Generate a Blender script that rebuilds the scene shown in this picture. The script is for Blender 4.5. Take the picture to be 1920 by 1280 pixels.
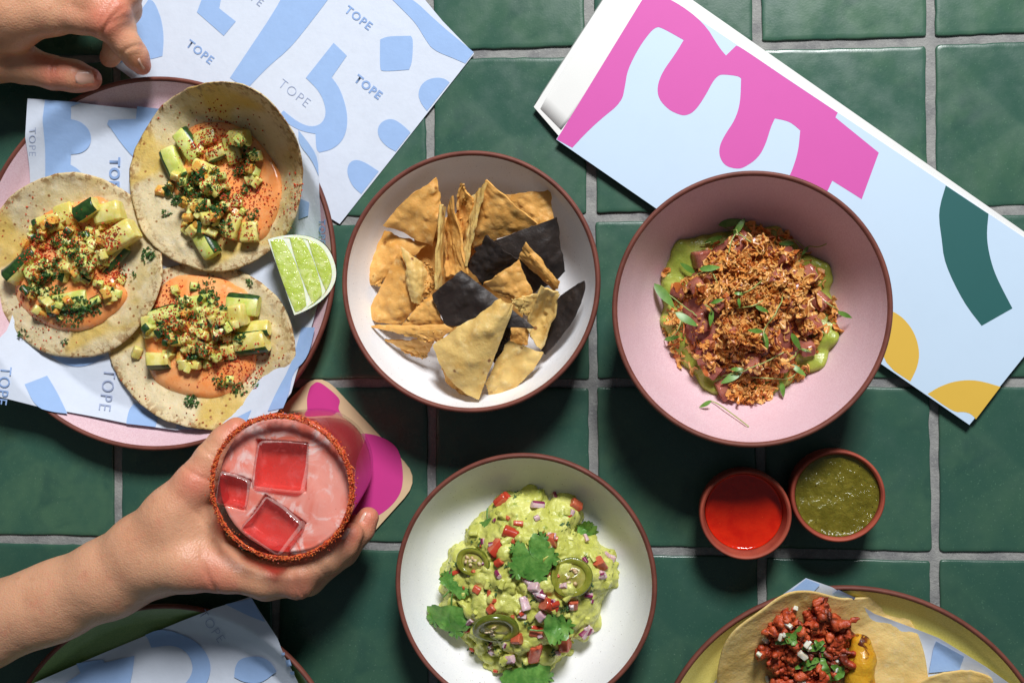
import bpy, bmesh, math, random
import numpy as np
from mathutils import Vector, Matrix
from mathutils.geometry import delaunay_2d_cdt
from mathutils.bvhtree import BVHTree

for o in list(bpy.data.objects): bpy.data.objects.remove(o)
sc = bpy.context.scene
C = sc.collection
R = math.radians
PI = math.pi

# ------------------------------------------------------------------ camera
FPX = 40.0 / 36.0 * 1920.0          # focal length in photo pixels
TILT, HGT = R(6.4), 0.79            # the camera leans a little, looking from the right
CAMP = np.array([HGT * math.sin(TILT), 0.0, HGT * math.cos(TILT)])
DV = np.array([-math.sin(TILT), 0, -math.cos(TILT)])
RV = np.array([math.cos(TILT), 0, -math.sin(TILT)])
UV = np.array([0, 1.0, 0])
cam = bpy.data.cameras.new('camera'); cam.lens = 40; cam.sensor_width = 36
cam.clip_start = 0.01; cam.clip_end = 50
camo = bpy.data.objects.new('camera', cam); C.objects.link(camo)
camo.location = CAMP
camo.rotation_euler = (0, TILT, 0)
sc.camera = camo

# ------------------------------------------------------------------ light: one window up and to the right, dim room around
wd = bpy.data.worlds.new('World'); sc.world = wd; wd.use_nodes = True
bg = wd.node_tree.nodes['Background']
bg.inputs[0].default_value = (0.72, 0.86, 1.0, 1); bg.inputs[1].default_value = 0.10
AZ, EL, LD = R(15), R(48), 1.9
lp = Vector((math.sin(AZ) * math.cos(EL), math.cos(AZ) * math.cos(EL), math.sin(EL))) * LD
la = bpy.data.lights.new('window_light', 'AREA'); la.shape = 'RECTANGLE'; la.size = 0.40; la.size_y = 0.40
la.energy = 49; la.color = (0.985, 0.985, 1.0)
lo = bpy.data.objects.new('window_light', la); C.objects.link(lo)
lo.location = lp; lo.rotation_euler = (-lp).to_track_quat('-Z', 'Y').to_euler()
sc.view_settings.view_transform = 'Standard'; sc.view_settings.look = 'None'
sc.view_settings.exposure = 0.0; sc.view_settings.gamma = 1.0
sc.render.engine = 'CYCLES'; sc.cycles.use_denoising = True
sc.cycles.max_bounces = 10; sc.cycles.transmission_bounces = 10; sc.cycles.caustics_refractive = False
sc.cycles.caustics_reflective = False; sc.cycles.sample_clamp_indirect = 4

# ------------------------------------------------------------------ geometry helpers
def at(px, py, z=0.0):
    """the point at height z that the photo shows at pixel px, py"""
    r = DV + RV * ((px - 960.0) / FPX) + UV * ((640.0 - py) / FPX)
    t = (z - CAMP[2]) / r[2]
    return CAMP + r * t
def atv(px, py, z):
    px, py, z = np.broadcast_arrays(np.asarray(px, float), np.asarray(py, float), np.asarray(z, float))
    r = DV + RV * ((px - 960.0) / FPX)[..., None] + UV * ((640.0 - py) / FPX)[..., None]
    return CAMP + r * ((z - CAMP[2]) / r[..., 2])[..., None]
def atfv(px, py, zf):
    z = np.zeros(len(px))
    for _ in range(4):
        p = atv(px, py, z); z = zf(p[:, 0], p[:, 1])
    return atv(px, py, z)
def ats(pts, z=0.0): return np.array([at(p[0], p[1], z) for p in pts])
def mpp(px, py, z): return float(np.dot(at(px, py, z) - CAMP, DV)) / FPX   # metres per photo pixel there
def atf(px, py, zf):
    z = 0.0
    for _ in range(4):
        p = at(px, py, z); z = float(zf(np.array([p[0]]), np.array([p[1]]))[0])
    return at(px, py, z)

def hash3(ix, iy, iz, seed):
    h = (ix * 374761393 + iy * 668265263 + iz * 2147483647 + seed * 974634777) & 0xffffffff
    h = ((h ^ (h >> 13)) * 1274126177) & 0xffffffff
    h = h ^ (h >> 16)
    return (h & 0xffff) / 65535.0
def noise(p, scale=1.0, seed=0):
    p = np.asarray(p, float) * scale
    i = np.floor(p).astype(np.int64); f = p - i; f = f * f * (3 - 2 * f)
    out = 0
    for dx in (0, 1):
        wx = f[:, 0] if dx else 1 - f[:, 0]
        for dy in (0, 1):
            wy = f[:, 1] if dy else 1 - f[:, 1]
            for dz in (0, 1):
                wz = f[:, 2] if dz else 1 - f[:, 2]
                out = out + wx * wy * wz * hash3(i[:, 0] + dx, i[:, 1] + dy, i[:, 2] + dz, seed)
    return out * 2 - 1
def fbm(p, scale, seed=0, oct=3):
    s, a = 0, 1.0
    for k in range(oct): s = s + a * noise(p, scale * 2 ** k, seed + k * 17); a *= 0.5
    return s
def blisters(P, seed, n, rmin, rmax, h):
    """height of n raised blisters scattered over points P"""
    rs = np.random.RandomState(seed); out = np.zeros(len(P))
    for i in rs.choice(len(P), n):
        r = rs.uniform(rmin, rmax); d2 = ((P - P[i]) ** 2).sum(1) / (r * r)
        out = np.maximum(out, h * rs.uniform(0.4, 1.0) * np.exp(-d2 ** 1.6))
    return out
def xy0(x, y): return np.stack([x, y, np.zeros_like(x)], 1)

def origin(o):
    v = Vector((0, 0, 0))
    while o is not None: v = v + o.location; o = o.parent
    return v
def mesh(name, V, F, mats, parent=None, smooth=True, mi=None, base=None):
    """one mesh object; V in world metres"""
    V = np.asarray(V, float)
    if parent is not None: off = np.array(origin(parent))
    else:
        off = np.array(base) if base is not None else np.array([V[:, 0].mean(), V[:, 1].mean(), V[:, 2].min()])
    me = bpy.data.meshes.new(name)
    me.from_pydata((V - off).tolist(), [], [list(map(int, f)) for f in F])
    if not isinstance(mats, (list, tuple)): mats = [mats]
    for m in mats: me.materials.append(m)
    if mi is not None: me.polygons.foreach_set('material_index', np.asarray(mi, np.int32))
    me.polygons.foreach_set('use_smooth', np.full(len(me.polygons), bool(smooth)))
    me.update()
    o = bpy.data.objects.new(name, me); C.objects.link(o)
    if parent is not None: o.parent = parent
    else: o.location = off
    REG.setdefault(root_of(o).name, []).append((V, F))
    return o
REG = {}
def root_of(o):
    while o.parent is not None: o = o.parent
    return o
def bvh(*roots):
    VV, FF, n = [], [], 0
    for r in roots:
        for V, F in REG.get(r.name, []):
            VV.append(V); FF += [tuple(int(i) + n for i in f) for f in F]; n += len(V)
    return BVHTree.FromPolygons([Vector(v) for v in np.concatenate(VV)], FF)
def drop(tree, px, py):
    """where the line of sight through a photo pixel meets the surfaces in tree"""
    d = Vector(DV + RV * ((px - 960.0) / FPX) + UV * ((640.0 - py) / FPX)).normalized()
    h, n, _, _ = tree.ray_cast(Vector(CAMP), d)
    if h is None: return None, None
    if n.dot(d) > 0: n = -n
    return np.array(h), np.array(n)
def tag(o, label=None, cat=None, group=None, kind=None):
    if label: o['label'] = label
    if cat: o['category'] = cat
    if group: o['group'] = group
    if kind: o['kind'] = kind
    return o
def thing(name, label, cat, loc, group=None):
    o = bpy.data.objects.new(name, None); C.objects.link(o); o.location = Vector([float(c) for c in loc])
    o.empty_display_size = 0.02
    return tag(o, label, cat, group)
def autosmooth(o, deg=40):
    me = o.data
    bm = bmesh.new(); bm.from_mesh(me)
    for e in bm.edges:
        if len(e.link_faces) == 2 and e.calc_face_angle(0) > R(deg): e.smooth = False
    bm.to_mesh(me); bm.free()

def lathe_vf(prof, c, seg=128, wob=0.0, seed=1):
    """surface of revolution; prof = [(r, z)...] from the inside outwards"""
    th = np.linspace(0, 2 * PI, seg, endpoint=False); V = []; F = []
    w = 1 + wob * (np.sin(2 * th + seed) + 0.5 * np.sin(3 * th + 2.1 * seed))
    for r, z in prof:
        V.append(np.stack([c[0] + r * w * np.cos(th), c[1] + r * w * np.sin(th), np.full(seg, c[2] + z)], 1))
    n = len(prof)
    for i in range(n - 1):
        for j in range(seg):
            k = (j + 1) % seg
            F.append((i * seg + j, (i + 1) * seg + j, (i + 1) * seg + k, i * seg + k))
    V = np.concatenate(V)
    if prof[0][0] < 1e-6:
        pass
    return V, F
def spline(pts, n):
    """Catmull-Rom through open pts"""
    P = np.asarray(pts, float); P = np.concatenate([[2 * P[0] - P[1]], P, [2 * P[-1] - P[-2]]])
    out = []
    for i in range(1, len(P) - 2):
        for t in np.linspace(0, 1, n, endpoint=False):
            a, b, c_, d = P[i - 1], P[i], P[i + 1], P[i + 2]
            out.append(0.5 * (2 * b + (c_ - a) * t + (2 * a - 5 * b + 4 * c_ - d) * t * t + (3 * b - a - 3 * c_ + d) * t ** 3))
    out.append(P[-2]); return np.array(out)
def closed_spline(pts, n=4):
    P = np.asarray(pts, float); m = len(P); out = []
    for i in range(m):
        a, b, c_, d = P[i - 1], P[i], P[(i + 1) % m], P[(i + 2) % m]
        for t in np.linspace(0, 1, n, endpoint=False):
            out.append(0.5 * (2 * b + (c_ - a) * t + (2 * a - 5 * b + 4 * c_ - d) * t * t + (3 * b - a - 3 * c_ + d) * t ** 3))
    return np.array(out)
def inside(poly, x, y):
    poly = np.asarray(poly); r = np.zeros(len(x), bool); n = len(poly); j = n - 1
    for i in range(n):
        xi, yi = poly[i][0], poly[i][1]; xj, yj = poly[j][0], poly[j][1]
        c = ((yi > y) != (yj > y)) & (x < (xj - xi) * (y - yi) / (yj - yi + 1e-15) + xi)
        r ^= c; j = i
    return r
def fill2d(poly, step):
    """triangulate a world polygon (N,2), with inner points every step"""
    poly = np.asarray(poly)[:, :2]
    dense = []
    for i in range(len(poly)):
        a, b = poly[i], poly[(i + 1) % len(poly)]
        n = max(1, int(np.linalg.norm(b - a) / step))
        for k in range(n): dense.append(a + (b - a) * k / n)
    dense = np.array(dense); nb = len(dense)
    lo, hi = dense.min(0), dense.max(0)
    gx, gy = np.meshgrid(np.arange(lo[0] + step / 2, hi[0], step), np.arange(lo[1] + step / 2, hi[1], step))
    g = np.stack([gx.ravel(), gy.ravel()], 1)
    if len(g):
        g = g[inside(dense, g[:, 0], g[:, 1])]
        if len(g):
            dmin = np.min(np.linalg.norm(g[:, None, :] - dense[None], axis=2), axis=1)
            g = g[dmin > step * 0.4]
    pts = np.concatenate([dense, g]) if len(g) else dense
    res = delaunay_2d_cdt([Vector(p) for p in pts], [(i, (i + 1) % nb) for i in range(nb)], [], 1, 1e-7)
    V = np.array([tuple(v) for v in res[0]]); F = [tuple(f) for f in res[2]]
    return V, F
def slab_vf(poly, zf, t, step=0.006):
    """a thin sheet lying on zf, with thickness t below its top"""
    V2, F = fill2d(poly, step)
    z = zf(V2[:, 0], V2[:, 1])
    top = np.column_stack([V2, z + t]); bot = np.column_stack([V2, z])
    F2 = []
    for f in F:
        a, b, c_ = V2[f[0]], V2[f[1]], V2[f[2]]
        if (b[0] - a[0]) * (c_[1] - a[1]) - (b[1] - a[1]) * (c_[0] - a[0]) < 0: f = f[::-1]
        F2.append(tuple(f))
    n = len(V2); cnt = {}
    for f in F2:
        for i in range(3):
            e = (f[i], f[(i + 1) % 3]); cnt[e] = 1
    FF = list(F2) + [tuple(n + i for i in f[::-1]) for f in F2]
    for (a, b) in cnt:
        if (b, a) not in cnt: FF.append((a, n + a, n + b, b))
    return np.concatenate([top, bot]), FF
def sheet(name, poly, zf, t, mat, parent=None, step=0.006, smooth=True):
    V, F = slab_vf(poly, zf, t, step)
    o = mesh(name, V, F, mat, parent, smooth); autosmooth(o, 50)
    return o
def pxpoly(pts, zf):
    q = np.array([(p[0], p[1]) for p in pts], float); return atfv(q[:, 0], q[:, 1], zf)[:, :2]
def soften(pts, it=2):
    """round the gentle bends of an outline, keep its sharp corners"""
    P = [np.array(p, float) for p in pts]
    for _ in range(it):
        out = []; n = len(P)
        for i in range(n):
            a, p, b = P[i - 1], P[i], P[(i + 1) % n]; u, v = p - a, b - p
            ang = abs(math.atan2(u[0] * v[1] - u[1] * v[0], u @ v))
            if ang < R(52) and ang > R(2): out += [p - u * 0.25, p + v * 0.25]
            else: out.append(p)
        P = out
    return P
def print_shape(pts, zf, mat, parent, dz, step=0.004, name='printed_shape', clip=None, t=0.00006):
    V2, F = fill2d(pxpoly(soften(pts), zf), step); F2 = []
    for f in F:
        a, b, c_ = V2[f[0]], V2[f[1]], V2[f[2]]
        F2.append(f if (b[0] - a[0]) * (c_[1] - a[1]) - (b[1] - a[1]) * (c_[0] - a[0]) > 0 else f[::-1])
    return mesh(name, np.column_stack([V2, zf(V2[:, 0], V2[:, 1]) + dz + t]), F2, mat, parent, True)
_txt = {}
def text_vf(s, bold):
    k = (s, bold)
    if k not in _txt:
        cu = bpy.data.curves.new('t', 'FONT'); cu.body = s; cu.align_x = 'CENTER'; cu.align_y = 'CENTER'
        cu.offset = bold; cu.space_character = 1.18; cu.resolution_u = 4
        o = bpy.data.objects.new('t', cu); C.objects.link(o)
        dg = bpy.context.evaluated_depsgraph_get(); dg.update()
        me = bpy.data.meshes.new_from_object(o.evaluated_get(dg))
        V = np.array([v.co[:] for v in me.vertices]); F = [tuple(p.vertices) for p in me.polygons]
        bpy.data.objects.remove(o); bpy.data.curves.remove(cu); bpy.data.meshes.remove(me)
        _txt[k] = (V, F)
    return _txt[k]
def print_text(s, cx, cy, ang, hpx, zf, mat, parent, dz, bold=0.0, sx=1.0, name='printed_word'):
    """s centred on pixel cx, cy; ang = degrees clockwise in the picture; hpx = cap height in pixels"""
    V, F = text_vf(s, bold)
    k = hpx / 0.70; a = R(ang)
    x, y = V[:, 0] * k * sx, -V[:, 1] * k
    out = atfv(cx + x * math.cos(a) - y * math.sin(a), cy + x * math.sin(a) + y * math.cos(a), zf); out[:, 2] += dz
    return mesh(name, out, F, mat, parent, True)
def vnormals(V, F):
    F = [f for f in F]; N = np.zeros_like(V)
    A = np.array([[f[0], f[1], f[2]] for f in F]); 
    n = np.cross(V[A[:, 1]] - V[A[:, 0]], V[A[:, 2]] - V[A[:, 0]])
    for k in range(3): np.add.at(N, A[:, k], n)
    B = np.array([[f[0], f[2], f[3]] for f in F if len(f) == 4])
    if len(B):
        n = np.cross(V[B[:, 1]] - V[B[:, 0]], V[B[:, 2]] - V[B[:, 0]])
        for k in range(3): np.add.at(N, B[:, k], n)
    return N / (np.linalg.norm(N, axis=1, keepdims=True) + 1e-12)
def grid_shell(P, t, closed_v=False):
    """P (nu, nv, 3): top surface; returns a closed shell of thickness t"""
    nu, nv = P.shape[:2]
    V = P.reshape(-1, 3); F = []
    for i in range(nu - 1):
        for j in range(nv if closed_v else nv - 1):
            k = (j + 1) % nv
            F.append((i * nv + j, (i + 1) * nv + j, (i + 1) * nv + k, i * nv + k))
    N = vnormals(V, F)
    if N[:, 2].mean() < 0: F = [f[::-1] for f in F]; N = -N
    tt = t if np.isscalar(t) else t.reshape(-1, 1)
    W = V - N * tt; n = len(V)
    FF = F + [tuple(n + i for i in f[::-1]) for f in F]
    cnt = set()
    for f in F:
        for i in range(4): cnt.add((f[i], f[(i + 1) % 4]))
    for (a, b) in cnt:
        if (b, a) not in cnt and not np.allclose(V[a], V[b]): FF.append((a, n + a, n + b, b))
    return np.concatenate([V, W]), FF

def grid_n(P):
    """unit normals of a grid surface, facing up"""
    du = np.gradient(P, axis=0); dv = np.gradient(P, axis=1); n = np.cross(du, dv); n /= np.linalg.norm(n, axis=2, keepdims=True) + 1e-12
    return n if n[:, :, 2].mean() > 0 else -n

# ---- implicit surfaces (smooth unions), meshed with surface nets
class Field:
    def __init__(s, lo, hi, res):
        s.lo = np.array(lo, float); s.res = res
        s.n = np.ceil((np.array(hi) - s.lo) / res).astype(int) + 1
        s.d = np.full(s.n, 1.0, np.float32)
    def _sub(s, lo, hi):
        a = np.maximum(np.floor((np.array(lo) - s.lo) / s.res).astype(int), 0)
        b = np.minimum(np.ceil((np.array(hi) - s.lo) / s.res).astype(int) + 1, s.n)
        if np.any(b <= a): return None
        ax = [s.lo[k] + s.res * np.arange(a[k], b[k]) for k in range(3)]
        g = np.stack(np.meshgrid(*ax, indexing='ij'), -1).astype(np.float32)
        return tuple(slice(a[k], b[k]) for k in range(3)), g
    def _mix(s, sl, d, k, op):
        a = s.d[sl]
        if op == 'add':
            if k > 0:
                h = np.maximum(k - np.abs(a - d), 0) / k
                s.d[sl] = np.minimum(a, d) - h * h * k * 0.25
            else: s.d[sl] = np.minimum(a, d)
        else:
            d = -d
            h = np.maximum(k - np.abs(a - d), 0) / max(k, 1e-9)
            s.d[sl] = np.maximum(a, d) + h * h * k * 0.25
    def cone(s, p0, p1, r0, r1, k=0.004, op='add', flat=None):
        p0, p1 = np.array(p0, float), np.array(p1, float); m = max(r0, r1) + k + 3 * s.res
        q = s._sub(np.minimum(p0, p1) - m, np.maximum(p0, p1) + m)
        if q is None: return
        sl, g = q; ba = p1 - p0; L = float(ba @ ba) + 1e-12
        h = np.clip(((g - p0) @ ba) / L, 0, 1)
        v = g - p0 - h[..., None] * ba
        if flat is not None:                       # flat = (direction, factor): squash the section along direction
            fd = np.array(flat[0], float); fd /= np.linalg.norm(fd)
            c_ = v @ fd; v = v + (c_ * (1 / flat[1] - 1))[..., None] * fd
        s._mix(sl, np.linalg.norm(v, axis=-1) - (r0 + (r1 - r0) * h), k, op)
    def chain(s, pts, k=0.004, **kw):
        for a, b in zip(pts[:-1], pts[1:]): s.cone(a[:3], b[:3], a[3], b[3], k, **kw)
    def ell(s, c, r, k=0.003, rot=None, op='add'):
        c = np.array(c, float); r = np.array(r, float); m = r.max() + k + 3 * s.res
        q = s._sub(c - m, c + m)
        if q is None: return
        sl, g = q; v = g - c
        if rot is not None: v = v @ np.array(rot)
        l0 = np.linalg.norm(v / r, axis=-1)
        s._mix(sl, (l0 - 1) * r.min(), k, op)
    def mesh(s):
        d = s.d; sg = d < 0
        n = s.n - 1
        acc = np.zeros(tuple(n) + (3,), np.float32); cnt = np.zeros(tuple(n), np.float32)
        def cut(arr, o): return arr[o[0]:o[0] + n[0], o[1]:o[1] + n[1], o[2]:o[2] + n[2]]
        for ax in range(3):
            oth = [k for k in range(3) if k != ax]
            for u in (0, 1):
                for w in (0, 1):
                    o0 = [0, 0, 0]; o0[oth[0]] = u; o0[oth[1]] = w; o1 = list(o0); o1[ax] = 1
                    a, b = cut(d, o0), cut(d, o1); m = (a < 0) != (b < 0)
                    t = np.where(m, a / np.where(m, a - b, 1), 0)
                    cnt += m
                    for k in range(3):
                        acc[..., k] += m * (t if k == ax else o0[k])
        act = cnt > 0; idx = -np.ones(tuple(n), np.int64); idx[act] = np.arange(act.sum())
        ii = np.argwhere(act)
        V = s.lo + (ii + acc[act] / cnt[act][:, None]) * s.res
        F = []
        for ax in range(3):
            u, w = (ax + 1) % 3, (ax + 2) % 3
            sla = [slice(1, n[k]) for k in range(3)]; slb = list(sla)
            sla[ax] = slice(0, n[ax]); slb[ax] = slice(1, n[ax] + 1)
            a, b = sg[tuple(sla)], sg[tuple(slb)]
            e = np.argwhere(a != b)
            if not len(e): continue
            flip = a[tuple(e.T)]
            base = e.copy(); base[:, u] += 1; base[:, w] += 1
            q = []
            for du, dw in ((1, 1), (0, 1), (0, 0), (1, 0)):
                c_ = base.copy(); c_[:, u] -= du; c_[:, w] -= dw
                q.append(idx[tuple(c_.T)])
            q = np.stack(q, 1)
            q[~flip] = q[~flip][:, ::-1]
            F.append(q[(q >= 0).all(1)])
        return V, np.concatenate(F)
def relax(V, F, it=2, lam=0.5):
    A = np.asarray(F)
    for _ in range(it):
        S = np.zeros_like(V); c_ = np.zeros(len(V))
        for k in range(4):
            a, b = A[:, k], A[:, (k + 1) % 4]
            np.add.at(S, a, V[b]); np.add.at(S, b, V[a]); np.add.at(c_, a, 1); np.add.at(c_, b, 1)
        V = V + lam * (S / np.maximum(c_, 1)[:, None] - V)
    return V

# ------------------------------------------------------------------ materials
def srgb(r, g, b):
    f = lambda c: (c / 255 / 12.92) if c / 255 <= 0.04045 else ((c / 255 + 0.055) / 1.055) ** 2.4
    return (f(r), f(g), f(b), 1)
class M:
    """a small node builder round one Principled shader"""
    def __init__(s, name, col=(0.5, 0.5, 0.5, 1), rough=0.5, spec=0.5, **kw):
        s.m = bpy.data.materials.new(name); s.m.use_nodes = True
        s.t = s.m.node_tree; s.b = s.t.nodes['Principled BSDF']
        s.b.inputs['Base Color'].default_value = col; s.b.inputs['Roughness'].default_value = rough
        s.b.inputs['Specular IOR Level'].default_value = spec
        for k, v in kw.items(): s.b.inputs[k.replace('_', ' ')].default_value = v
        s.co = s.t.nodes.new('ShaderNodeTexCoord').outputs['Object']
        s.col = col; s.csock = None; s.nsock = None
    def link(s, a, b): s.t.links.new(a, b)
    def noise(s, scale, detail=3, rough=0.55, dist=0.0, vec=None):
        n = s.t.nodes.new('ShaderNodeTexNoise'); n.inputs['Scale'].default_value = scale
        n.inputs['Detail'].default_value = detail; n.inputs['Roughness'].default_value = rough
        n.inputs['Distortion'].default_value = dist
        s.link(vec or s.co, n.inputs['Vector']); return n.outputs['Fac']
    def voro(s, scale, feature='F1', rnd=1.0, out='Distance'):
        n = s.t.nodes.new('ShaderNodeTexVoronoi'); n.inputs['Scale'].default_value = scale
        n.feature = feature; n.inputs['Randomness'].default_value = rnd
        s.link(s.co, n.inputs['Vector']); return n.outputs[out]
    def ramp(s, f, lo, hi, a=0.0, b=1.0):
        n = s.t.nodes.new('ShaderNodeMapRange'); n.inputs[1].default_value = lo; n.inputs[2].default_value = hi
        n.inputs[3].default_value = a; n.inputs[4].default_value = b; n.interpolation_type = 'SMOOTHSTEP'
        s.link(f, n.inputs[0]); return n.outputs[0]
    def mul(s, a, b):
        n = s.t.nodes.new('ShaderNodeMath'); n.operation = 'MULTIPLY'; s.link(a, n.inputs[0])
        if isinstance(b, float): n.inputs[1].default_value = b
        else: s.link(b, n.inputs[1])
        return n.outputs[0]
    def add(s, a, b):
        n = s.t.nodes.new('ShaderNodeMath'); n.operation = 'ADD'; s.link(a, n.inputs[0]); s.link(b, n.inputs[1]); return n.outputs[0]
    def mix(s, fac, col):
        """lay colour col over what is there by fac"""
        n = s.t.nodes.new('ShaderNodeMix'); n.data_type = 'RGBA'
        if isinstance(fac, float): n.inputs[0].default_value = fac
        else: s.link(fac, n.inputs[0])
        if s.csock is None: n.inputs[6].default_value = s.col
        else: s.link(s.csock, n.inputs[6])
        n.inputs[7].default_value = col
        s.csock = n.outputs[2]; s.link(s.csock, s.b.inputs['Base Color']); return s
    def rnd(s):
        return s.t.nodes.new('ShaderNodeObjectInfo').outputs['Random']
    def bump(s, f, dist, strength=1.0):
        n = s.t.nodes.new('ShaderNodeBump'); n.inputs['Strength'].default_value = strength
        n.inputs['Distance'].default_value = dist; s.link(f, n.inputs['Height'])
        if s.nsock is not None: s.link(s.nsock, n.inputs['Normal'])
        s.nsock = n.outputs[0]; s.link(s.nsock, s.b.inputs['Normal']); return s
    def rough(s, f, lo, hi):
        s.link(s.ramp(f, 0.3, 0.7, lo, hi), s.b.inputs['Roughness']); return s
    def sss(s, w, scale, rad=(1.0, 0.5, 0.25)):
        s.b.inputs['Subsurface Weight'].default_value = w; s.b.inputs['Subsurface Scale'].default_value = scale
        s.b.inputs['Subsurface Radius'].default_value = rad; return s
def flat(name, col, rough=0.5, spec=0.5, **kw): return M(name, col, rough, spec, **kw).m
# ------------------------------------------------------------------ table: green glazed tiles in grey grout
m = M('tile_glaze', srgb(54, 90, 75), 0.3, 0.5)
m.mix(m.ramp(m.noise(13, 4, 0.65), 0.40, 0.66), srgb(72, 106, 82))
m.mix(m.ramp(m.noise(26, 3, 0.6, 0.4), 0.50, 0.70, 0, 0.6), srgb(40, 74, 66))
m.mix(m.mul(m.rnd(), 0.45), srgb(38, 72, 62))
m.mix(m.ramp(m.noise(900, 2), 0.66, 0.72, 0, 0.35), srgb(110, 150, 120))
m.mix(m.ramp(m.voro(160), 0.035, 0.02, 0, 0.55), srgb(150, 175, 155))
m.mix(m.mul(m.ramp(m.noise(300, 3, 0.6, 2.5), 0.70, 0.76), m.ramp(m.noise(11, 2), 0.56, 0.66, 0, 0.6)), srgb(170, 185, 172))
m.rough(m.noise(40, 4), 0.22, 0.42)
m.bump(m.noise(22, 2), 0.0012, 0.5); m.bump(m.noise(700, 2), 0.00008, 0.5)
TILE = m.m
m = M('grout', srgb(150, 150, 146), 0.9, 0.2)
m.mix(m.ramp(m.noise(60, 4), 0.35, 0.7), srgb(122, 122, 122))
m.mix(m.ramp(m.noise(500, 3), 0.55, 0.75, 0, 0.5), srgb(178, 178, 172))
m.bump(m.noise(420, 4, 0.7), 0.0008, 1.0)
GROUT = m.m

VL = [(-375, -372), (-77, -72), (217, 221), (512, 516), (804, 812), (1105, 1117), (1419, 1430), (1745, 1757), (2082, 2095), (2430, 2440)]
HL = [  # pixel rows of the grout at columns 0, 960, 1920
    (-480, -528, -590), (-182, -212, -258), (112, 100, 70), (414, 412, 393), (716, 719, 716), (1010, 1028, 1044), (1306, 1338, 1374), (1600, 1650, 1710)]
def vx(l, y): return l[0] + (l[1] - l[0]) * y / 1280.0
def hy(l, x):
    t = x / 960.0
    return l[0] + (l[1] - l[0]) * t if t < 1 else l[1] + (l[2] - l[1]) * (t - 1)
def cross(v, h):
    y = 640.0
    for _ in range(4): x = vx(v, y); y = hy(h, x)
    return at(x, y, 0)[:2]
gp = [[cross(v, h) for v in VL] for h in HL]
tb0, tb1 = gp[-1][0] + np.array([-0.005, -0.005]), gp[0][-1] + np.array([0.005, 0.005])
gv = []; nxg, nyg = 60, 40
for j in range(nyg + 1):
    for i in range(nxg + 1):
        gv.append((tb0[0] + (tb1[0] - tb0[0]) * i / nxg, tb0[1] + (tb1[1] - tb0[1]) * j / nyg, 0))
gv = np.array(gv); gv[:, 2] = -0.0022 + 0.0005 * fbm(gv, 60, 3)
gf = [(j * (nxg + 1) + i, j * (nxg + 1) + i + 1, (j + 1) * (nxg + 1) + i + 1, (j + 1) * (nxg + 1) + i) for j in range(nyg) for i in range(nxg)]
nb = len(gv)
cb = np.array([(tb0[0], tb0[1], -0.03), (tb1[0], tb0[1], -0.03), (tb1[0], tb1[1], -0.03), (tb0[0], tb1[1], -0.03)])
gf2 = gf + [(nb + 3, nb + 2, nb + 1, nb), tuple(list(range(nxg, -1, -1)) + [nb, nb + 1]),
            tuple([nyg * (nxg + 1) + i for i in range(nxg + 1)] + [nb + 2, nb + 3])]
table = mesh('tabletop', np.concatenate([gv, cb]), gf2, GROUT, base=(0, 0, 0)); autosmooth(table, 50)
tag(table, kind='structure')
rng = np.random.RandomState(3)
for j in range(len(HL) - 1):
    for i in range(len(VL) - 1):
        q = [gp[j + 1][i], gp[j + 1][i + 1], gp[j][i + 1], gp[j][i]]       # counter-clockwise
        cen = sum(q) / 4
        g = 0.0031
        sgn = [(1, 1), (-1, 1), (-1, -1), (1, -1)]
        q = [q[k] + np.array(sgn[k]) * (g + rng.uniform(-0.0005, 0.0005)) for k in range(4)]
        rr = 0.0022; out = []
        for k in range(4):
            a, b = q[k], q[(k + 1) % 4]; L = np.linalg.norm(b - a); d = (b - a) / L
            n_ = np.array([d[1], -d[0]])
            for t in np.linspace(rr, L - rr, 16):
                w = 0.00045 * noise(np.array([[(a + d * t)[0], (a + d * t)[1], k * 3.0 + i + j * 11]]), 150, 5)[0] \
                    + 0.0004 * noise(np.array([[(a + d * t)[0], (a + d * t)[1], k * 3.0 + i + j * 11]]), 30, 9)[0]
                out.append(a + d * t + n_ * w)
            pc, pn = b, (q[(k + 2) % 4] - b); pn = pn / np.linalg.norm(pn)
            c0 = b - d * rr; c1 = b + pn * rr
            for t in (0.3, 0.5, 0.7): out.append((1 - t) ** 2 * c0 + 2 * t * (1 - t) * b + t * t * c1)
        out = np.array(out); n = len(out); V = []
        lift = rng.uniform(-0.0003, 0.0003); tx, ty = rng.uniform(-0.006, 0.006, 2)
        for ins, z in ((0, -0.006), (0, -0.0009), (0.00035, -0.00035), (0.0010, -0.00008), (0.003, 0.0), (0.02, 0.0)):
            sc_ = out + (cen - out) / np.linalg.norm(cen - out, axis=1, keepdims=True) * ins * 1.25
            zz = np.full(n, z) + lift - 0.0004
            V.append(np.column_stack([sc_, zz + (sc_[:, 0] - cen[0]) * tx + (sc_[:, 1] - cen[1]) * ty]))
        V = np.concatenate(V + [np.array([[cen[0], cen[1], lift - 0.0004]])]); F = []
        for a in range(5):
            for b in range(n): F.append((a * n + b, a * n + (b + 1) % n, (a + 1) * n + (b + 1) % n, (a + 1) * n + b))
        for b in range(n): F.append((5 * n + b, 5 * n + (b + 1) % n, 6 * n))
        o = mesh('tile', V - np.array([cen[0], cen[1], 0]), F, TILE, table)
        o.location = (cen[0], cen[1], 0)

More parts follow.
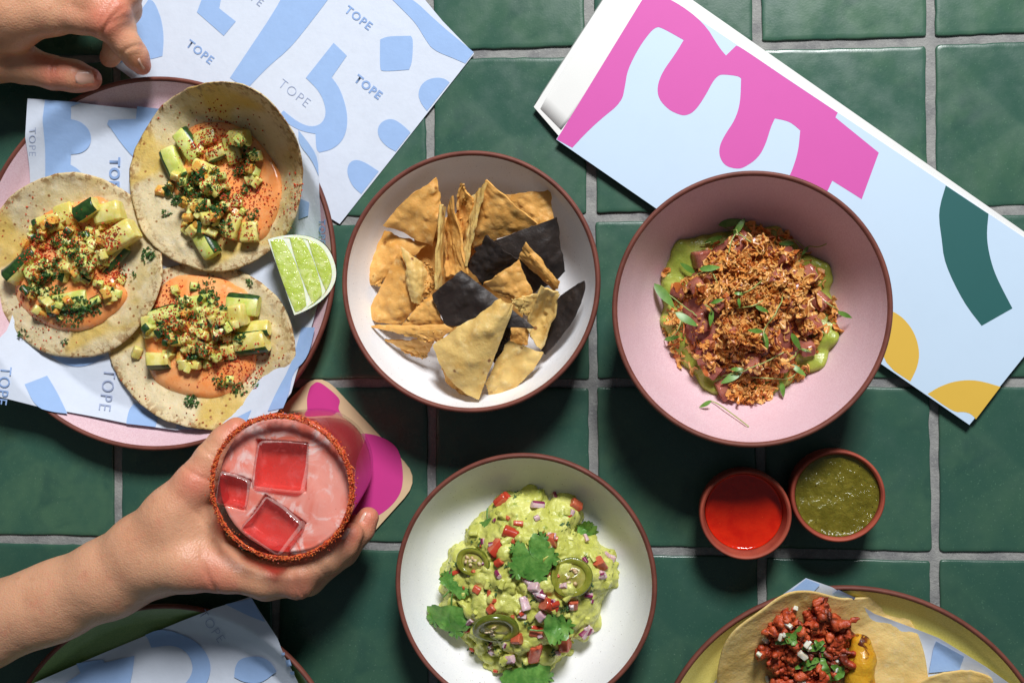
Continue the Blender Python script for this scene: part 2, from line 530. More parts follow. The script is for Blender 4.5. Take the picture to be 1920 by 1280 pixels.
# ------------------------------------------------------------------ stoneware
def clay(name, c1, c2):
    m = M(name, c1, 0.55, 0.3)
    m.mix(m.ramp(m.noise(70, 4), 0.35, 0.7), c2)
    m.mix(m.ramp(m.noise(1500, 2), 0.6, 0.75, 0, 0.35), srgb(70, 38, 30))
    m.bump(m.noise(900, 3), 0.0001, 0.7)
    return m.m
CLAY = clay('bare_clay', srgb(122, 70, 58), srgb(104, 58, 48))
CUPCLAY = clay('red_clay', srgb(166, 78, 58), srgb(142, 64, 50))
def glaze(name, c1, c2, speck, sp_amt=0.6, sp_scale=260, mott=900):
    m = M(name, c1, 0.32, 0.45)
    m.mix(m.ramp(m.noise(mott, 3, 0.6), 0.4, 0.62, 0, 0.8), c2)
    m.mix(m.ramp(m.noise(18, 3), 0.4, 0.7, 0, 0.35), c2)
    m.mix(m.mul(m.ramp(m.voro(sp_scale), 0.13, 0.07), m.ramp(m.noise(sp_scale * 0.7, 2), 0.5, 0.56, 0, sp_amt)), speck)
    m.rough(m.noise(60, 3), 0.28, 0.42)
    m.bump(m.noise(500, 3), 0.00008, 0.6); m.bump(m.noise(30, 2), 0.0008, 0.3)
    return m.m
G_WHITE = glaze('white_speckled_glaze', srgb(240, 240, 241), srgb(232, 233, 236), srgb(130, 100, 85), 0.9, 380)
G_PINK = glaze('pink_mottled_glaze', srgb(228, 198, 204), srgb(214, 176, 184), srgb(170, 110, 112), 0.3, 600, 1100)
G_YELL = glaze('yellow_mottled_glaze', srgb(230, 216, 124), srgb(214, 200, 106), srgb(150, 130, 60), 0.4, 600, 1000)
G_GREEN = glaze('green_mottled_glaze', srgb(128, 156, 92), srgb(110, 140, 80), srgb(60, 80, 50), 0.4, 600, 1000)

class Dish:
    """a thrown dish: glazed inside, bare clay rim and outside"""
    def __init__(s, name, label, cat, cpx, cpy, rpx, h, inner, glz, clay_m=CLAY, lip=0.0034, foot=0.55, wob=0.002, seed=1, part='glazed_inside'):
        s.h = h; rp = at(cpx, cpy, h); s.c = np.array([rp[0], rp[1], 0.0]); s.R = rpx * mpp(cpx, cpy, h)
        s.o = thing(name, label, cat, (s.c[0], s.c[1], 0.0))
        ri = s.R - lip
        # inner = [(r/ri, z/h)]
        pr = spline([(a * ri, b * h) for a, b in inner], 8)
        s.prof = pr
        V, F = lathe_vf([(max(r, 1e-5), z) for r, z in pr], s.c, 144, wob, seed)
        mesh(part, V, F[:] if True else F, glz, s.o)
        bpy.data.objects[-1] if False else None
        zr = pr[-1][1]
        lipp = [(ri, zr), (ri + lip * 0.12, h - 0.0012), (ri + lip * 0.3, h - 0.0004), (ri + lip * 0.55, h), (ri + lip * 0.8, h - 0.0005), (ri + lip * 0.97, h - 0.0016), (s.R, h - 0.0032)]
        outer = spline([(s.R, h - 0.0032)] + [(s.R - (s.R * (1 - a)), b * h) for a, b in s.outer_of(inner, foot)], 6)
        pp = lipp + [tuple(p) for p in outer[1:]] + [(s.R * foot * 0.93, 0.0002), (s.R * foot * 0.9, 0.002), (1e-5, 0.002)]
        V, F = lathe_vf(pp, s.c, 144, wob, seed)
        mesh('clay_body', V, F, clay_m, s.o)
    def outer_of(s, inner, foot):
        return [(0.975, 0.7), (0.9, 0.4), (0.78, 0.2), (foot + 0.06, 0.10), (foot, 0.0)]
    def z(s, x, y):
        r = np.hypot(x - s.c[0], y - s.c[1])
        return np.interp(r, s.prof[:, 0], s.prof[:, 1])

COUPE = [(0, 0.13), (0.4, 0.135), (0.62, 0.16), (0.76, 0.23), (0.87, 0.40), (0.945, 0.65), (0.985, 0.86), (1.0, 0.965)]
DEEP = [(0, 0.10), (0.35, 0.105), (0.52, 0.13), (0.68, 0.24), (0.81, 0.43), (0.91, 0.67), (0.97, 0.86), (1.0, 0.972)]
PLATE = [(0, 0.30), (0.5, 0.30), (0.78, 0.31), (0.86, 0.37), (0.92, 0.52), (0.965, 0.74), (1.0, 0.93)]
pl_pink = Dish('plate', 'pink stoneware plate with bare brown rim under the three vegetable tacos', 'plate', 285, 494, 352, 0.026, PLATE, G_PINK, foot=0.62, seed=2)
pl_green = Dish('plate', 'green glazed stoneware plate with brown rim below the forearm, cut by the frame', 'plate', 319, 1473, 341, 0.026, PLATE, G_GREEN, foot=0.62, seed=3)
pl_yell = Dish('plate', 'yellow glazed stoneware plate with brown rim under the red meat taco', 'plate', 1598, 1478, 379, 0.026, PLATE, G_YELL, foot=0.62, seed=4)
b_chip = Dish('bowl', 'white speckled stoneware bowl with brown rim holding tortilla chips', 'bowl', 880, 528, 246, 0.056, COUPE, G_WHITE, seed=5)
b_pink = Dish('bowl', 'deep pink stoneware bowl with brown rim holding tuna and crispy shallots', 'bowl', 1408, 579, 260, 0.074, DEEP, G_PINK, seed=6, foot=0.48)
b_guac = Dish('bowl', 'shallow white stoneware bowl with brown rim holding chunky guacamole', 'bowl', 983, 1096, 247, 0.045, COUPE, G_WHITE, seed=7)
CUPP = [(0, 0.10), (0.55, 0.11), (0.78, 0.18), (0.9, 0.42), (0.96, 0.72), (1.0, 0.955)]
class Cup(Dish):
    def outer_of(s, inner, foot): return [(1.0, 0.75), (0.985, 0.45), (0.93, 0.18), (foot + 0.05, 0.04), (foot, 0.0)]
c_red = Cup('sauce_cup', 'small red clay cup holding smooth bright red salsa', 'cup', 1398, 965, 85.5, 0.036, CUPP, CUPCLAY, CUPCLAY, lip=0.0028, foot=0.75, seed=8, part='cup_inside')
c_grn = Cup('sauce_cup', 'small red clay cup holding green salsa verde', 'cup', 1571.5, 930, 87, 0.036, CUPP, CUPCLAY, CUPCLAY, lip=0.0028, foot=0.75, seed=9, part='cup_inside')

# ------------------------------------------------------------------ papers
def papermat(name, col, tr=0.0):
    m = M(name, col, 0.65, 0.25)
    m.mix(m.ramp(m.noise(90, 5, 0.65), 0.35, 0.75, 0, 0.28), tuple(c * 0.86 for c in col[:3]) + (1,))
    m.bump(m.noise(45, 4, 0.6), 0.0012, 0.45); m.bump(m.noise(1400, 2), 0.00005, 0.4)
    return m.m
PAPER = papermat('white_greaseproof_paper', srgb(208, 216, 229))
PBLUE = papermat('blue_ink_on_paper', srgb(152, 182, 224))
PWORD = papermat('blue_lettering_ink', srgb(140, 168, 212))
PTHIN = papermat('pale_lettering_ink', srgb(160, 172, 200))
flat0 = lambda x, y: np.zeros_like(x)
def waves(amp, sc_, seed): return lambda x, y: amp * (fbm(xy0(x, y), sc_, seed, 2) + 1.2)

# the loose sheet on the table, under the plate
Z_TOP = waves(0.0004, 12, 21)
top_sheet = sheet('paper_sheet', pxpoly([(262, -28), (790, -8), (830, 40), (889, 101), (760, 265), (637, 420), (560, 372), (420, 270), (250, 150), (196, 110), (215, 60)], Z_TOP), Z_TOP, 0.00012, PAPER, step=0.005)
tag(top_sheet, 'white paper sheet with blue shapes and TOPE lettering lying on the tiles beside the hand', 'paper')
def c1(pts): return [(200 + p[0] * 0.36458, p[1] * 0.36458) for p in pts]
DZ = 0.00035
for s, sm in (
    ([(88, 70), (130, 95), (190, 40), (215, 0), (240, 5), (262, 45), (285, 110), (296, 200), (288, 290), (235, 305), (150, 318), (40, 325), (20, 340), (20, 200)], 0),
    ([(497, -20), (465, 65), (603, 186), (665, 112), (580, 45), (592, -20)], 0),
    ([(910, -40), (890, 20), (635, 402), (722, 460), (830, 345), (945, 250), (1040, 130), (1155, -20), (1160, -45)], 0),
    ([(1168, 222), (1236, 288), (1158, 400), (1200, 455), (1235, 560), (1240, 650), (1215, 725), (1160, 770), (1095, 785), (1078, 770), (1075, 690), (985, 672), (880, 600), (910, 570), (985, 630), (1050, 655), (1105, 640), (1130, 590), (1118, 520), (1085, 460), (1025, 402)], 0),
    ([(1407, 205), (1445, 188), (1565, 186), (1577, 205), (1572, 320), (1555, 360), (1420, 370), (1405, 355)], 0),
    ([(1600, 480), (1625, 425), (1680, 400), (1735, 403), (1764, 425), (1648, 572), (1615, 530)], 0),
    ([(1392, 660), (1420, 622), (1470, 610), (1520, 640), (1563, 682), (1487, 780), (1440, 755), (1400, 710)], 0),
    ([(1235, 890), (1245, 840), (1280, 820), (1330, 835), (1400, 882), (1310, 998), (1265, 960)], 0),
    ([(1450, -20), (1560, -20), (1700, 115), (1888, 270), (1845, 328), (1780, 300), (1680, 260), (1640, 205), (1590, 120), (1520, 50)], 0),
    ([(160, 385), (205, 378), (215, 372), (190, 372)], 0)):
    print_shape(c1(s), Z_TOP, PBLUE, top_sheet, DZ)
for tx, x, y, a, h, b, mt in (('TOPE', 1295, 95, 38, 42, 0.02, PWORD), ('TOPE', 480, 270, 38, 42, 0.02, PWORD), ('TOPE', 1345, 450, 38, 42, 0.035, PWORD),
                              ('TOPE', 965, 482, 38, 50, -0.022, PTHIN), ('PE', 775, 5, 38, 40, -0.005, PTHIN)):
    p = c1([(x, y)])[0]; print_text(tx, p[0], p[1], a, h * 0.36, Z_TOP, mt, top_sheet, DZ + 0.00015, b)

# the liners on the plates follow the plate and ride over its rim
def liner_z(d, amp, seed, lift=0.0003):
    w = waves(amp, 14, seed)
    def f(x, y):
        r = np.hypot(x - d.c[0], y - d.c[1])
        z = np.interp(r, [0, d.R * 0.80, d.R * 0.90, d.R * 0.985, d.R * 1.1, d.R * 1.3], [d.h * 0.30, d.h * 0.33, d.h * 0.66, d.h + 0.0008, d.h + 0.003, d.h + 0.004])
        return np.maximum(z, np.where(r < d.R * 0.985, d.z(x, y), 0)) + lift + w(x, y)
    return f
Z_L1 = liner_z(pl_pink, 0.0005, 31)
liner1 = sheet('paper_liner', pxpoly([(52, 185), (280, 206), (545, 240), (598, 288), (602, 420), (597, 565), (546, 736), (520, 772), (402, 803), (330, 806), (240, 794), (80, 764), (0, 744), (-60, 728), (-40, 690), (14, 620), (50, 480), (57, 335)], Z_L1), Z_L1, 0.00012, PAPER, step=0.0024)
tag(liner1, 'white paper liner with blue shapes under the three tacos on the pink plate', 'paper')
def c2(pts): return [(p[0] * 0.2734, 130 + p[1] * 0.2734) for p in pts]
def c5(pts): return [(190 + p[0] * 0.3282, 420 + p[1] * 0.3282) for p in pts]
def c6(pts): return [(p[0] * 0.25, 640 + p[1] * 0.25) for p in pts]
for s in (c2([(312, 212), (560, 232), (492, 258), (492, 345), (560, 362), (615, 415), (632, 480), (612, 540), (560, 578), (490, 585), (486, 655), (540, 685), (640, 790), (312, 790)]),
          c2([(738, 380), (748, 350), (935, 342), (944, 255), (1120, 275), (1120, 520), (960, 640), (880, 570)]),
          c6([(190, 320), (358, 255), (440, 390), (510, 540), (400, 528), (270, 492)]),
          c6([(380, 110), (800, 110), (690, 170), (600, 190), (500, 178)]),
          c6([(955, 580), (970, 510), (1010, 460), (1200, 520), (1168, 640), (950, 615)]),
          c5([(1145, 590), (1222, 590), (1185, 760), (1092, 850), (1078, 960), (1040, 1050), (952, 1068), (1000, 960), (1088, 800)]),
          c5([(430, 1166), (570, 1172), (560, 1140), (430, 1120)]), c5([(680, 1150), (760, 1110), (860, 1060), (830, 1130)]),
          [(562, 372), (580, 380), (578, 405), (560, 412)], [(560, 244), (596, 290), (598, 330), (585, 300), (560, 270)]):
    print_shape(s, Z_L1, PBLUE, liner1, DZ + 0.0003, 0.0024)
p = c2([(225, 500)])[0]; print_text('TOPE', p[0], p[1], 90, 13, Z_L1, PTHIN, liner1, DZ + 0.0008, -0.012, 1.1)
p = c2([(785, 740)])[0]; print_text('TOPE', p[0], p[1], 92, 19, Z_L1, PWORD, liner1, DZ + 0.0008, 0.03)
p = c6([(805, 360)])[0]; print_text('TOPE', p[0], p[1], 98, 23, Z_L1, PTHIN, liner1, DZ + 0.0008, -0.005, 0.9)
p = c6([(30, 330)])[0]; print_text('TOPE', p[0], p[1], 98, 21, Z_L1, PWORD, liner1, DZ + 0.0008, 0.0, 0.9)
print_text('TOPE', 604, 435, 90, 12, Z_L1, PWORD, liner1, DZ + 0.0008, 0.03)

Z_L2 = liner_z(pl_green, 0.0005, 41)
liner2 = sheet('paper_liner', pxpoly([(470, 1118), (520, 1195), (562, 1285), (600, 1400), (300, 1480), (60, 1360), (40, 1290), (120, 1255), (300, 1180), (400, 1140)], Z_L2), Z_L2, 0.00012, PAPER, step=0.0028)
tag(liner2, 'white paper liner with blue shapes on the green plate below the forearm', 'paper')
def c8(pts): return [(p[0] * 0.3958, 900 + p[1] * 0.3958) for p in pts]
for s in (c8([(365, 865), (490, 845), (500, 860), (640, 828), (632, 900), (610, 1000), (250, 1000), (385, 910)]),
          c8([(690, 730), (760, 700), (850, 720), (950, 770), (1005, 860), (990, 950), (940, 1010), (830, 1010), (900, 940), (920, 880), (890, 810), (820, 775), (720, 790)]),
          c8([(1115, 880), (1140, 840), (1220, 828), (1280, 850), (1312, 902), (1240, 960), (1160, 955), (1112, 930)]),
          c8([(1070, 585), (1195, 556), (1258, 668), (1180, 640)]),
          c8([(1335, 815), (1350, 812), (1352, 825), (1338, 826)]), c8([(1355, 850), (1375, 845), (1385, 875), (1362, 880)]), c8([(1375, 905), (1395, 900), (1398, 915), (1380, 918)])):
    print_shape(s, Z_L2, PBLUE, liner2, DZ + 0.0006, 0.0028)
p = c8([(1005, 690)])[0]; print_text('TOPE', p[0], p[1], 55, 17, Z_L2, PTHIN, liner2, DZ + 0.0009, -0.018, 1.05)

Z_L3 = liner_z(pl_yell, 0.0004, 51)
liner3 = sheet('paper_liner', pxpoly([(1511, 1083), (1560, 1100), (1640, 1150), (1760, 1195), (1850, 1250), (1920, 1300), (1960, 1340), (1700, 1500), (1330, 1400), (1330, 1290), (1420, 1180), (1470, 1112)], Z_L3), Z_L3, 0.00012, PAPER, step=0.008)
tag(liner3, 'white paper liner with blue patches on the yellow plate', 'paper')
def c7(pts): return [(1270 + p[0] * 0.33854, 1070 + p[1] * 0.33854) for p in pts]
for s in (c7([(590, 140), (712, 40), (790, 72), (735, 130), (700, 190)]), c7([(855, 125), (890, 100), (985, 145), (960, 175)]), c7([(1430, 385), (1585, 470), (1560, 545), (1390, 560)])):
    print_shape(s, Z_L3, PBLUE, liner3, DZ + 0.0010, 0.003)

# ------------------------------------------------------------------ the menu: printed card cover folded round white pages
def card(name, col):
    m = M(name, col, 0.5, 0.3); m.mix(m.ramp(m.noise(60, 4), 0.4, 0.8, 0, 0.12), tuple(c * 0.85 for c in col[:3]) + (1,))
    m.bump(m.noise(1600, 2), 0.00003, 0.5); return m.m
CARD = card('pale_blue_card', srgb(192, 213, 232)); CPINK = card('magenta_print', srgb(205, 84, 166)); CTEAL = card('teal_print', srgb(38, 92, 90))
CYEL = card('yellow_print', srgb(216, 176, 70)); CWHITE = card('white_card', srgb(226, 226, 222))
def m8(pts): return [(980 + p[0] * 0.6408, p[1] * 0.6408) for p in pts]
ZM0 = lambda x, y: np.full_like(x, 0.0066)
mb = at(1450, 420, 0)
menu = thing('menu', 'folded menu booklet with pale blue, magenta, teal and yellow cover under the pink bowl', 'menu', (mb[0], mb[1], 0))
A_, B_, C_, D_ = np.array((1043, 262.)), np.array((1817, 796.)), np.array((1995, 566.)), np.array((1236, -16.))
zc = lambda x, y: np.full_like(x, 0.0058)
cover = sheet('cover', pxpoly([A_, B_, C_ + (40, -43), D_ + (-2, 2)], zc), zc, 0.0008, CARD, menu, step=0.03)
zb = lambda x, y: np.full_like(x, 0.0002)
sheet('back_cover', pxpoly([A_ + (4, -2), B_ + (-2, -2), C_ + (38, -44), D_], zb), zb, 0.0007, CARD, menu, step=0.03)
for k in range(4):
    zk = lambda x, y, k=k: np.full_like(x, 0.0012 + k * 0.0011)
    o_ = np.array([(3, -3), (7, -6), (5, -5), (9, -8)][k])
    sheet('page', pxpoly([A_ + (-30 - 4 * k, -52 - 3 * k), A_ + (14, 4), B_ + (-14, -12), C_ + (36, -48) + o_ * 0.4, D_ + (20, -4) + o_ * 0.6, D_ + (-40 - 4 * k, -50 - 5 * k)], zk), zk, 0.0007, CWHITE, menu, step=0.03)
# the turned-in white flap that bulges at the fold
PTS = []
fa, fb = np.array((1003, 194.)), np.array((1052, 244.)); ga, gb = np.array((1160, -48.)), np.array((1230, 0.))
nu, nv = 14, 12; P = np.zeros((nu, nv, 3))
for i in range(nu):
    for j in range(nv):
        u, v = i / (nu - 1), j / (nv - 1)
        a = fa + (fb - fa) * u; b = ga + (gb - ga) * u; q = a + (b - a) * v
        z = 0.0054 - 0.0046 * (1 - min(1, u / 0.25)) ** 2.2 + 0.001 * math.sin(v * PI)
        P[i, j] = at(q[0], q[1], z)
V, F = grid_shell(P, 0.0003); mesh('page_flap', V, F, CWHITE, menu)
ztop = lambda x, y: np.full_like(x, 0.0066)
for s, mt in ((m8([(100, 408), (145, 433), (180, 395), (225, 352), (290, 300), (300, 250), (307, 205), (340, 140), (372, 96), (388, 82), (402, 79), (471, 118), (447, 158), (408, 212), (393, 255), (398, 290), (425, 320), (452, 334), (477, 340), (505, 325), (535, 280), (557, 238), (572, 222), (585, 218), (630, 223), (639, 230), (637, 300), (622, 350), (590, 397), (575, 430), (576, 460), (592, 485), (620, 494), (645, 493), (690, 462), (712, 420), (726, 372), (738, 347), (782, 356), (812, 382), (807, 440), (790, 495), (778, 520), (800, 560), (882, 580), (906, 529), (992, 583), (1042, 447), (915, 344), (922, 330), (760, 222), (640, 140), (625, 134), (595, 163), (575, 140), (530, 66), (440, 0), (365, -25)]), CPINK),
              (m8([(1238, 543), (1363, 626), (1357, 690), (1366, 750), (1385, 810), (1433, 902), (1343, 953), (1290, 885), (1234, 770), (1226, 700), (1215, 620)]), CTEAL),
              (m8([(1030, 900), (1075, 906), (1115, 930), (1148, 975), (1162, 1030), (1155, 1075), (1134, 1116), (1050, 1060)]), CYEL),
              (m8([(1185, 1152), (1220, 1130), (1270, 1113), (1330, 1111), (1398, 1131), (1326, 1226), (1312, 1210), (1290, 1204), (1262, 1206)]), CYEL)):
    print_shape(s, ztop, mt, cover, 0.00003, 0.02)

# ------------------------------------------------------------------ coaster
TAN = card('tan_print', srgb(218, 190, 150)); MAG = card('coaster_magenta', srgb(205, 60, 140))
zco = lambda x, y: np.full_like(x, 0.0002)
def rounded(poly, r, n=6):
    out = []; m_ = len(poly)
    for i in range(m_):
        p, a, b = np.array(poly[i], float), np.array(poly[i - 1], float), np.array(poly[(i + 1) % m_], float)
        da = (a - p) / np.linalg.norm(a - p); db = (b - p) / np.linalg.norm(b - p)
        for t in np.linspace(0, 1, n): out.append((1 - t) ** 2 * (p + da * r) + 2 * t * (1 - t) * p + t * t * (p + db * r))
    return out
co_px = rounded([(598, 694), (790, 898), (610, 1098), (405, 890)], 46)
coaster = sheet('coaster', pxpoly(co_px, zco), zco, 0.0016, TAN, step=0.02)
tag(coaster, 'square coaster with round corners in tan and magenta under the drink', 'coaster')
zcp = lambda x, y: np.full_like(x, 0.0018)
def k7(pts): return [(340 + p[0] * 0.3517, 690 + p[1] * 0.3517) for p in pts]
for s in (k7([(700, 88), (742, 78), (840, 160), (838, 215), (858, 285), (700, 310), (670, 190), (680, 120)]),
          k7([(940, 352), (1078, 372), (1165, 458), (1172, 655), (1050, 785), (900, 800), (820, 640), (850, 450)])):
    print_shape(closed_spline(s, 4), zcp, MAG, coaster, 0.00003, 0.02)
# ------------------------------------------------------------------ food materials
def foodmat(name, c1, c2, rough=0.45, sc1=120, bump=0.0004, bsc=400, sss=0.25, scale=0.003, spec=0.5, c3=None, t3=(0.6, 0.75), sc3=300):
    m = M(name, c1, rough, spec)
    m.mix(m.ramp(m.noise(sc1, 4, 0.6), 0.38, 0.68), c2)
    if c3: m.mix(m.ramp(m.noise(sc3, 3, 0.6), t3[0], t3[1]), c3)
    if bump: m.bump(m.noise(bsc, 4, 0.6), bump, 0.8)
    if sss: m.sss(sss, scale)
    return m.m
m = M('corn_tortilla', srgb(221, 204, 163), 0.6, 0.3)
m.mix(m.ramp(m.noise(28, 4, 0.6), 0.45, 0.72, 0, 0.75), srgb(200, 178, 116))
m.mix(m.ramp(m.noise(150, 4, 0.6), 0.5, 0.72, 0, 0.7), srgb(224, 212, 182))
m.mix(m.ramp(m.noise(16, 3, 0.5, 0.5), 0.52, 0.64, 0, 0.7), srgb(208, 172, 60))
m.mix(m.ramp(m.noise(420, 3), 0.60, 0.70, 0, 0.5), srgb(176, 148, 100))
ea = m.t.nodes.new('ShaderNodeAttribute'); ea.attribute_name = 'rim'
m.mix(m.mul(ea.outputs['Fac'], m.ramp(m.noise(240, 3, 0.6), 0.50, 0.58, 0, 0.95)), srgb(128, 78, 38))
m.mix(m.mul(ea.outputs['Fac'], 0.3), srgb(196, 164, 104))
m.mix(m.mul(m.ramp(m.voro(150), 0.2, 0.1), m.ramp(m.noise(60, 2), 0.48, 0.56, 0, 0.9)), srgb(146, 92, 46))
m.rough(m.noise(28, 3), 0.62, 0.35)
m.bump(m.noise(130, 4, 0.6), 0.0011, 0.9); m.bump(m.noise(700, 3), 0.0002, 0.8); m.sss(0.2, 0.002)
TORT = m.m
m = M('yellow_corn_tortilla', srgb(222, 192, 124), 0.6, 0.3)
m.mix(m.ramp(m.noise(30, 4, 0.6), 0.42, 0.7, 0, 0.8), srgb(212, 174, 96))
m.mix(m.ramp(m.noise(200, 4, 0.6), 0.5, 0.72, 0, 0.5), srgb(222, 200, 150))
m.bump(m.noise(120, 4, 0.6), 0.0011, 0.9); m.bump(m.noise(700, 3), 0.0002, 0.8); m.sss(0.2, 0.002)
TORTY = m.m
SAUCE = foodmat('orange_chili_cream', srgb(250, 178, 116), srgb(246, 154, 84), 0.25, 70, 0.0003, 200, 0.35, 0.003, c3=srgb(206, 84, 34), t3=(0.6, 0.74), sc3=240)
ZFLESH = foodmat('squash_flesh', srgb(216, 202, 104), srgb(230, 220, 146), 0.28, 160, 0.0003, 500, 0.6, 0.005, c3=srgb(216, 160, 60), t3=(0.66, 0.85), sc3=70)
ZSKIN = foodmat('squash_skin', srgb(34, 62, 28), srgb(54, 88, 38), 0.3, 260, 0.0002, 500, 0.0, spec=0.5)
ZORG = foodmat('chili_stained_squash', srgb(224, 160, 70), srgb(216, 190, 96), 0.28, 160, 0.0003, 500, 0.6, 0.005, c3=srgb(200, 84, 30), t3=(0.55, 0.7), sc3=300)
ZPALE = foodmat('pale_green_squash', srgb(200, 208, 100), srgb(222, 222, 146), 0.35, 160, 0.0003, 500, 0.45, 0.004)
PARS = foodmat('parsley_leaf', srgb(42, 80, 30), srgb(66, 108, 44), 0.5, 300, 0, 0, 0.0, spec=0.4)
CHIL = foodmat('chili_powder', srgb(206, 72, 24), srgb(176, 48, 18), 0.7, 900, 0, 0, 0.0)
CHILD = foodmat('dark_chili_flake', srgb(150, 46, 20), srgb(104, 34, 18), 0.7, 900, 0, 0, 0.0)

def rand_rot(rs):
    q = rs.normal(size=4); q /= np.linalg.norm(q); w, x, y, z = q
    return np.array([[1 - 2 * (y * y + z * z), 2 * (x * y - z * w), 2 * (x * z + y * w)], [2 * (x * y + z * w), 1 - 2 * (x * x + z * z), 2 * (y * z - x * w)], [2 * (x * z - y * w), 2 * (y * z + x * w), 1 - 2 * (x * x + y * y)]])
def frame(n, rs=None, ang=0.0):
    """axes with z along n, turned by ang"""
    n = np.array(n, float); n /= np.linalg.norm(n)
    a = np.array([math.cos(ang), math.sin(ang), 0.0]); a = a - n * (a @ n)
    a /= np.linalg.norm(a) + 1e-9
    return np.stack([a, np.cross(n, a), n], 0)       # rows: x, y, z axes

def tortilla(parent, cx, cy, rx, ry, rot, zf, seed, mat=TORT, t=0.0021, name='tortilla'):
    """zf(px, py) gives the height over the photo's pixels"""
    nr, nt = 34, 150; P = np.zeros((nr, nt, 3)); a = R(rot)
    th = np.linspace(0, 2 * PI, nt, endpoint=False)
    wob = 1 + 0.014 * np.sin(2 * th + seed) + 0.011 * np.sin(3 * th + seed * 2.3) + 0.007 * np.sin(7 * th + seed) + 0.006 * noise(np.stack([np.cos(th) * 9, np.sin(th) * 9, th * 0 + seed], 1), 1.7, seed)
    for i in range(nr):
        rho = 1e-4 + (i / (nr - 1)) ** 0.8
        X = cx + rho * wob * (rx * np.cos(th) * math.cos(a) - ry * np.sin(th) * math.sin(a))
        Y = cy + rho * wob * (rx * np.cos(th) * math.sin(a) + ry * np.sin(th) * math.cos(a))
        P[i] = atv(X, Y, np.array([zf(x_, y_) for x_, y_ in zip(X, Y)]))
    fl = P.reshape(-1, 3)
    b = 0.0009 * fbm(fl, 70, seed, 2) + 0.0008 * np.maximum(fbm(fl, 190, seed + 5, 2), -0.1)
    P[:, :, 2] += (b + blisters(fl, seed, 60, 0.0015, 0.0045, 0.0011)).reshape(nr, nt)
    tt = np.full((nr, nt), t); tt[-1] *= 0.35; tt[-2] *= 0.8
    P[-1, :, 2] -= t * 0.3
    V, F = grid_shell(P, tt, True)
    o = mesh(name, V, F, mat, parent); rim = np.repeat(np.array([max(0, (i / (nr - 1)) ** 0.8 - 0.86) / 0.14 for i in range(nr)]), nt)
    o.data.attributes.new('rim', 'FLOAT', 'POINT').data.foreach_set('value', np.concatenate([rim, rim]).astype(np.float32)); return o
def blob(parent, pts, zf, h, mat, seed, name, nr=16, nz=0.0008, n=5, pw=4, nsc=90, fine=0.0):
    """a spread of something soft inside a closed pixel outline; pts = pixels"""
    B = closed_spline(pts, n); c = B.mean(0); nt = len(B); P = np.zeros((nr, nt, 3))
    if fine: B = c + (B - c) * (1 + 0.035 * fbm(np.column_stack([B, B[:, 0] * 0]), 0.035, seed, 2))[:, None]
    for i in range(nr):
        rho = 1e-3 + (i / (nr - 1)) ** 0.85
        q = c + (B - c) * rho
        for j in range(nt):
            P[i, j] = at(q[j, 0], q[j, 1], zf(q[j, 0], q[j, 1]) + h * max(0, 1 - rho ** pw) ** 0.6 - (0.0012 if i == nr - 1 else 0))
    f = P.reshape(-1, 3); w = np.repeat(np.linspace(1, 0.2, nr), nt)
    P[:, :, 2] += (((nz * fbm(f, nsc, seed, 3)) * w + (fine and blisters(f, seed, 260, 0.002, 0.0055, fine)))).reshape(nr, nt)
    V = P.reshape(-1, 3); F = []
    for i in range(nr - 1):
        for j in range(nt):
            k = (j + 1) % nt; F.append((i * nt + j, (i + 1) * nt + j, (i + 1) * nt + k, i * nt + k))
    N = vnormals(V, F)
    if N[:, 2].mean() < 0: F = [f[::-1] for f in F]
    return mesh(name, V, F, mat, parent)
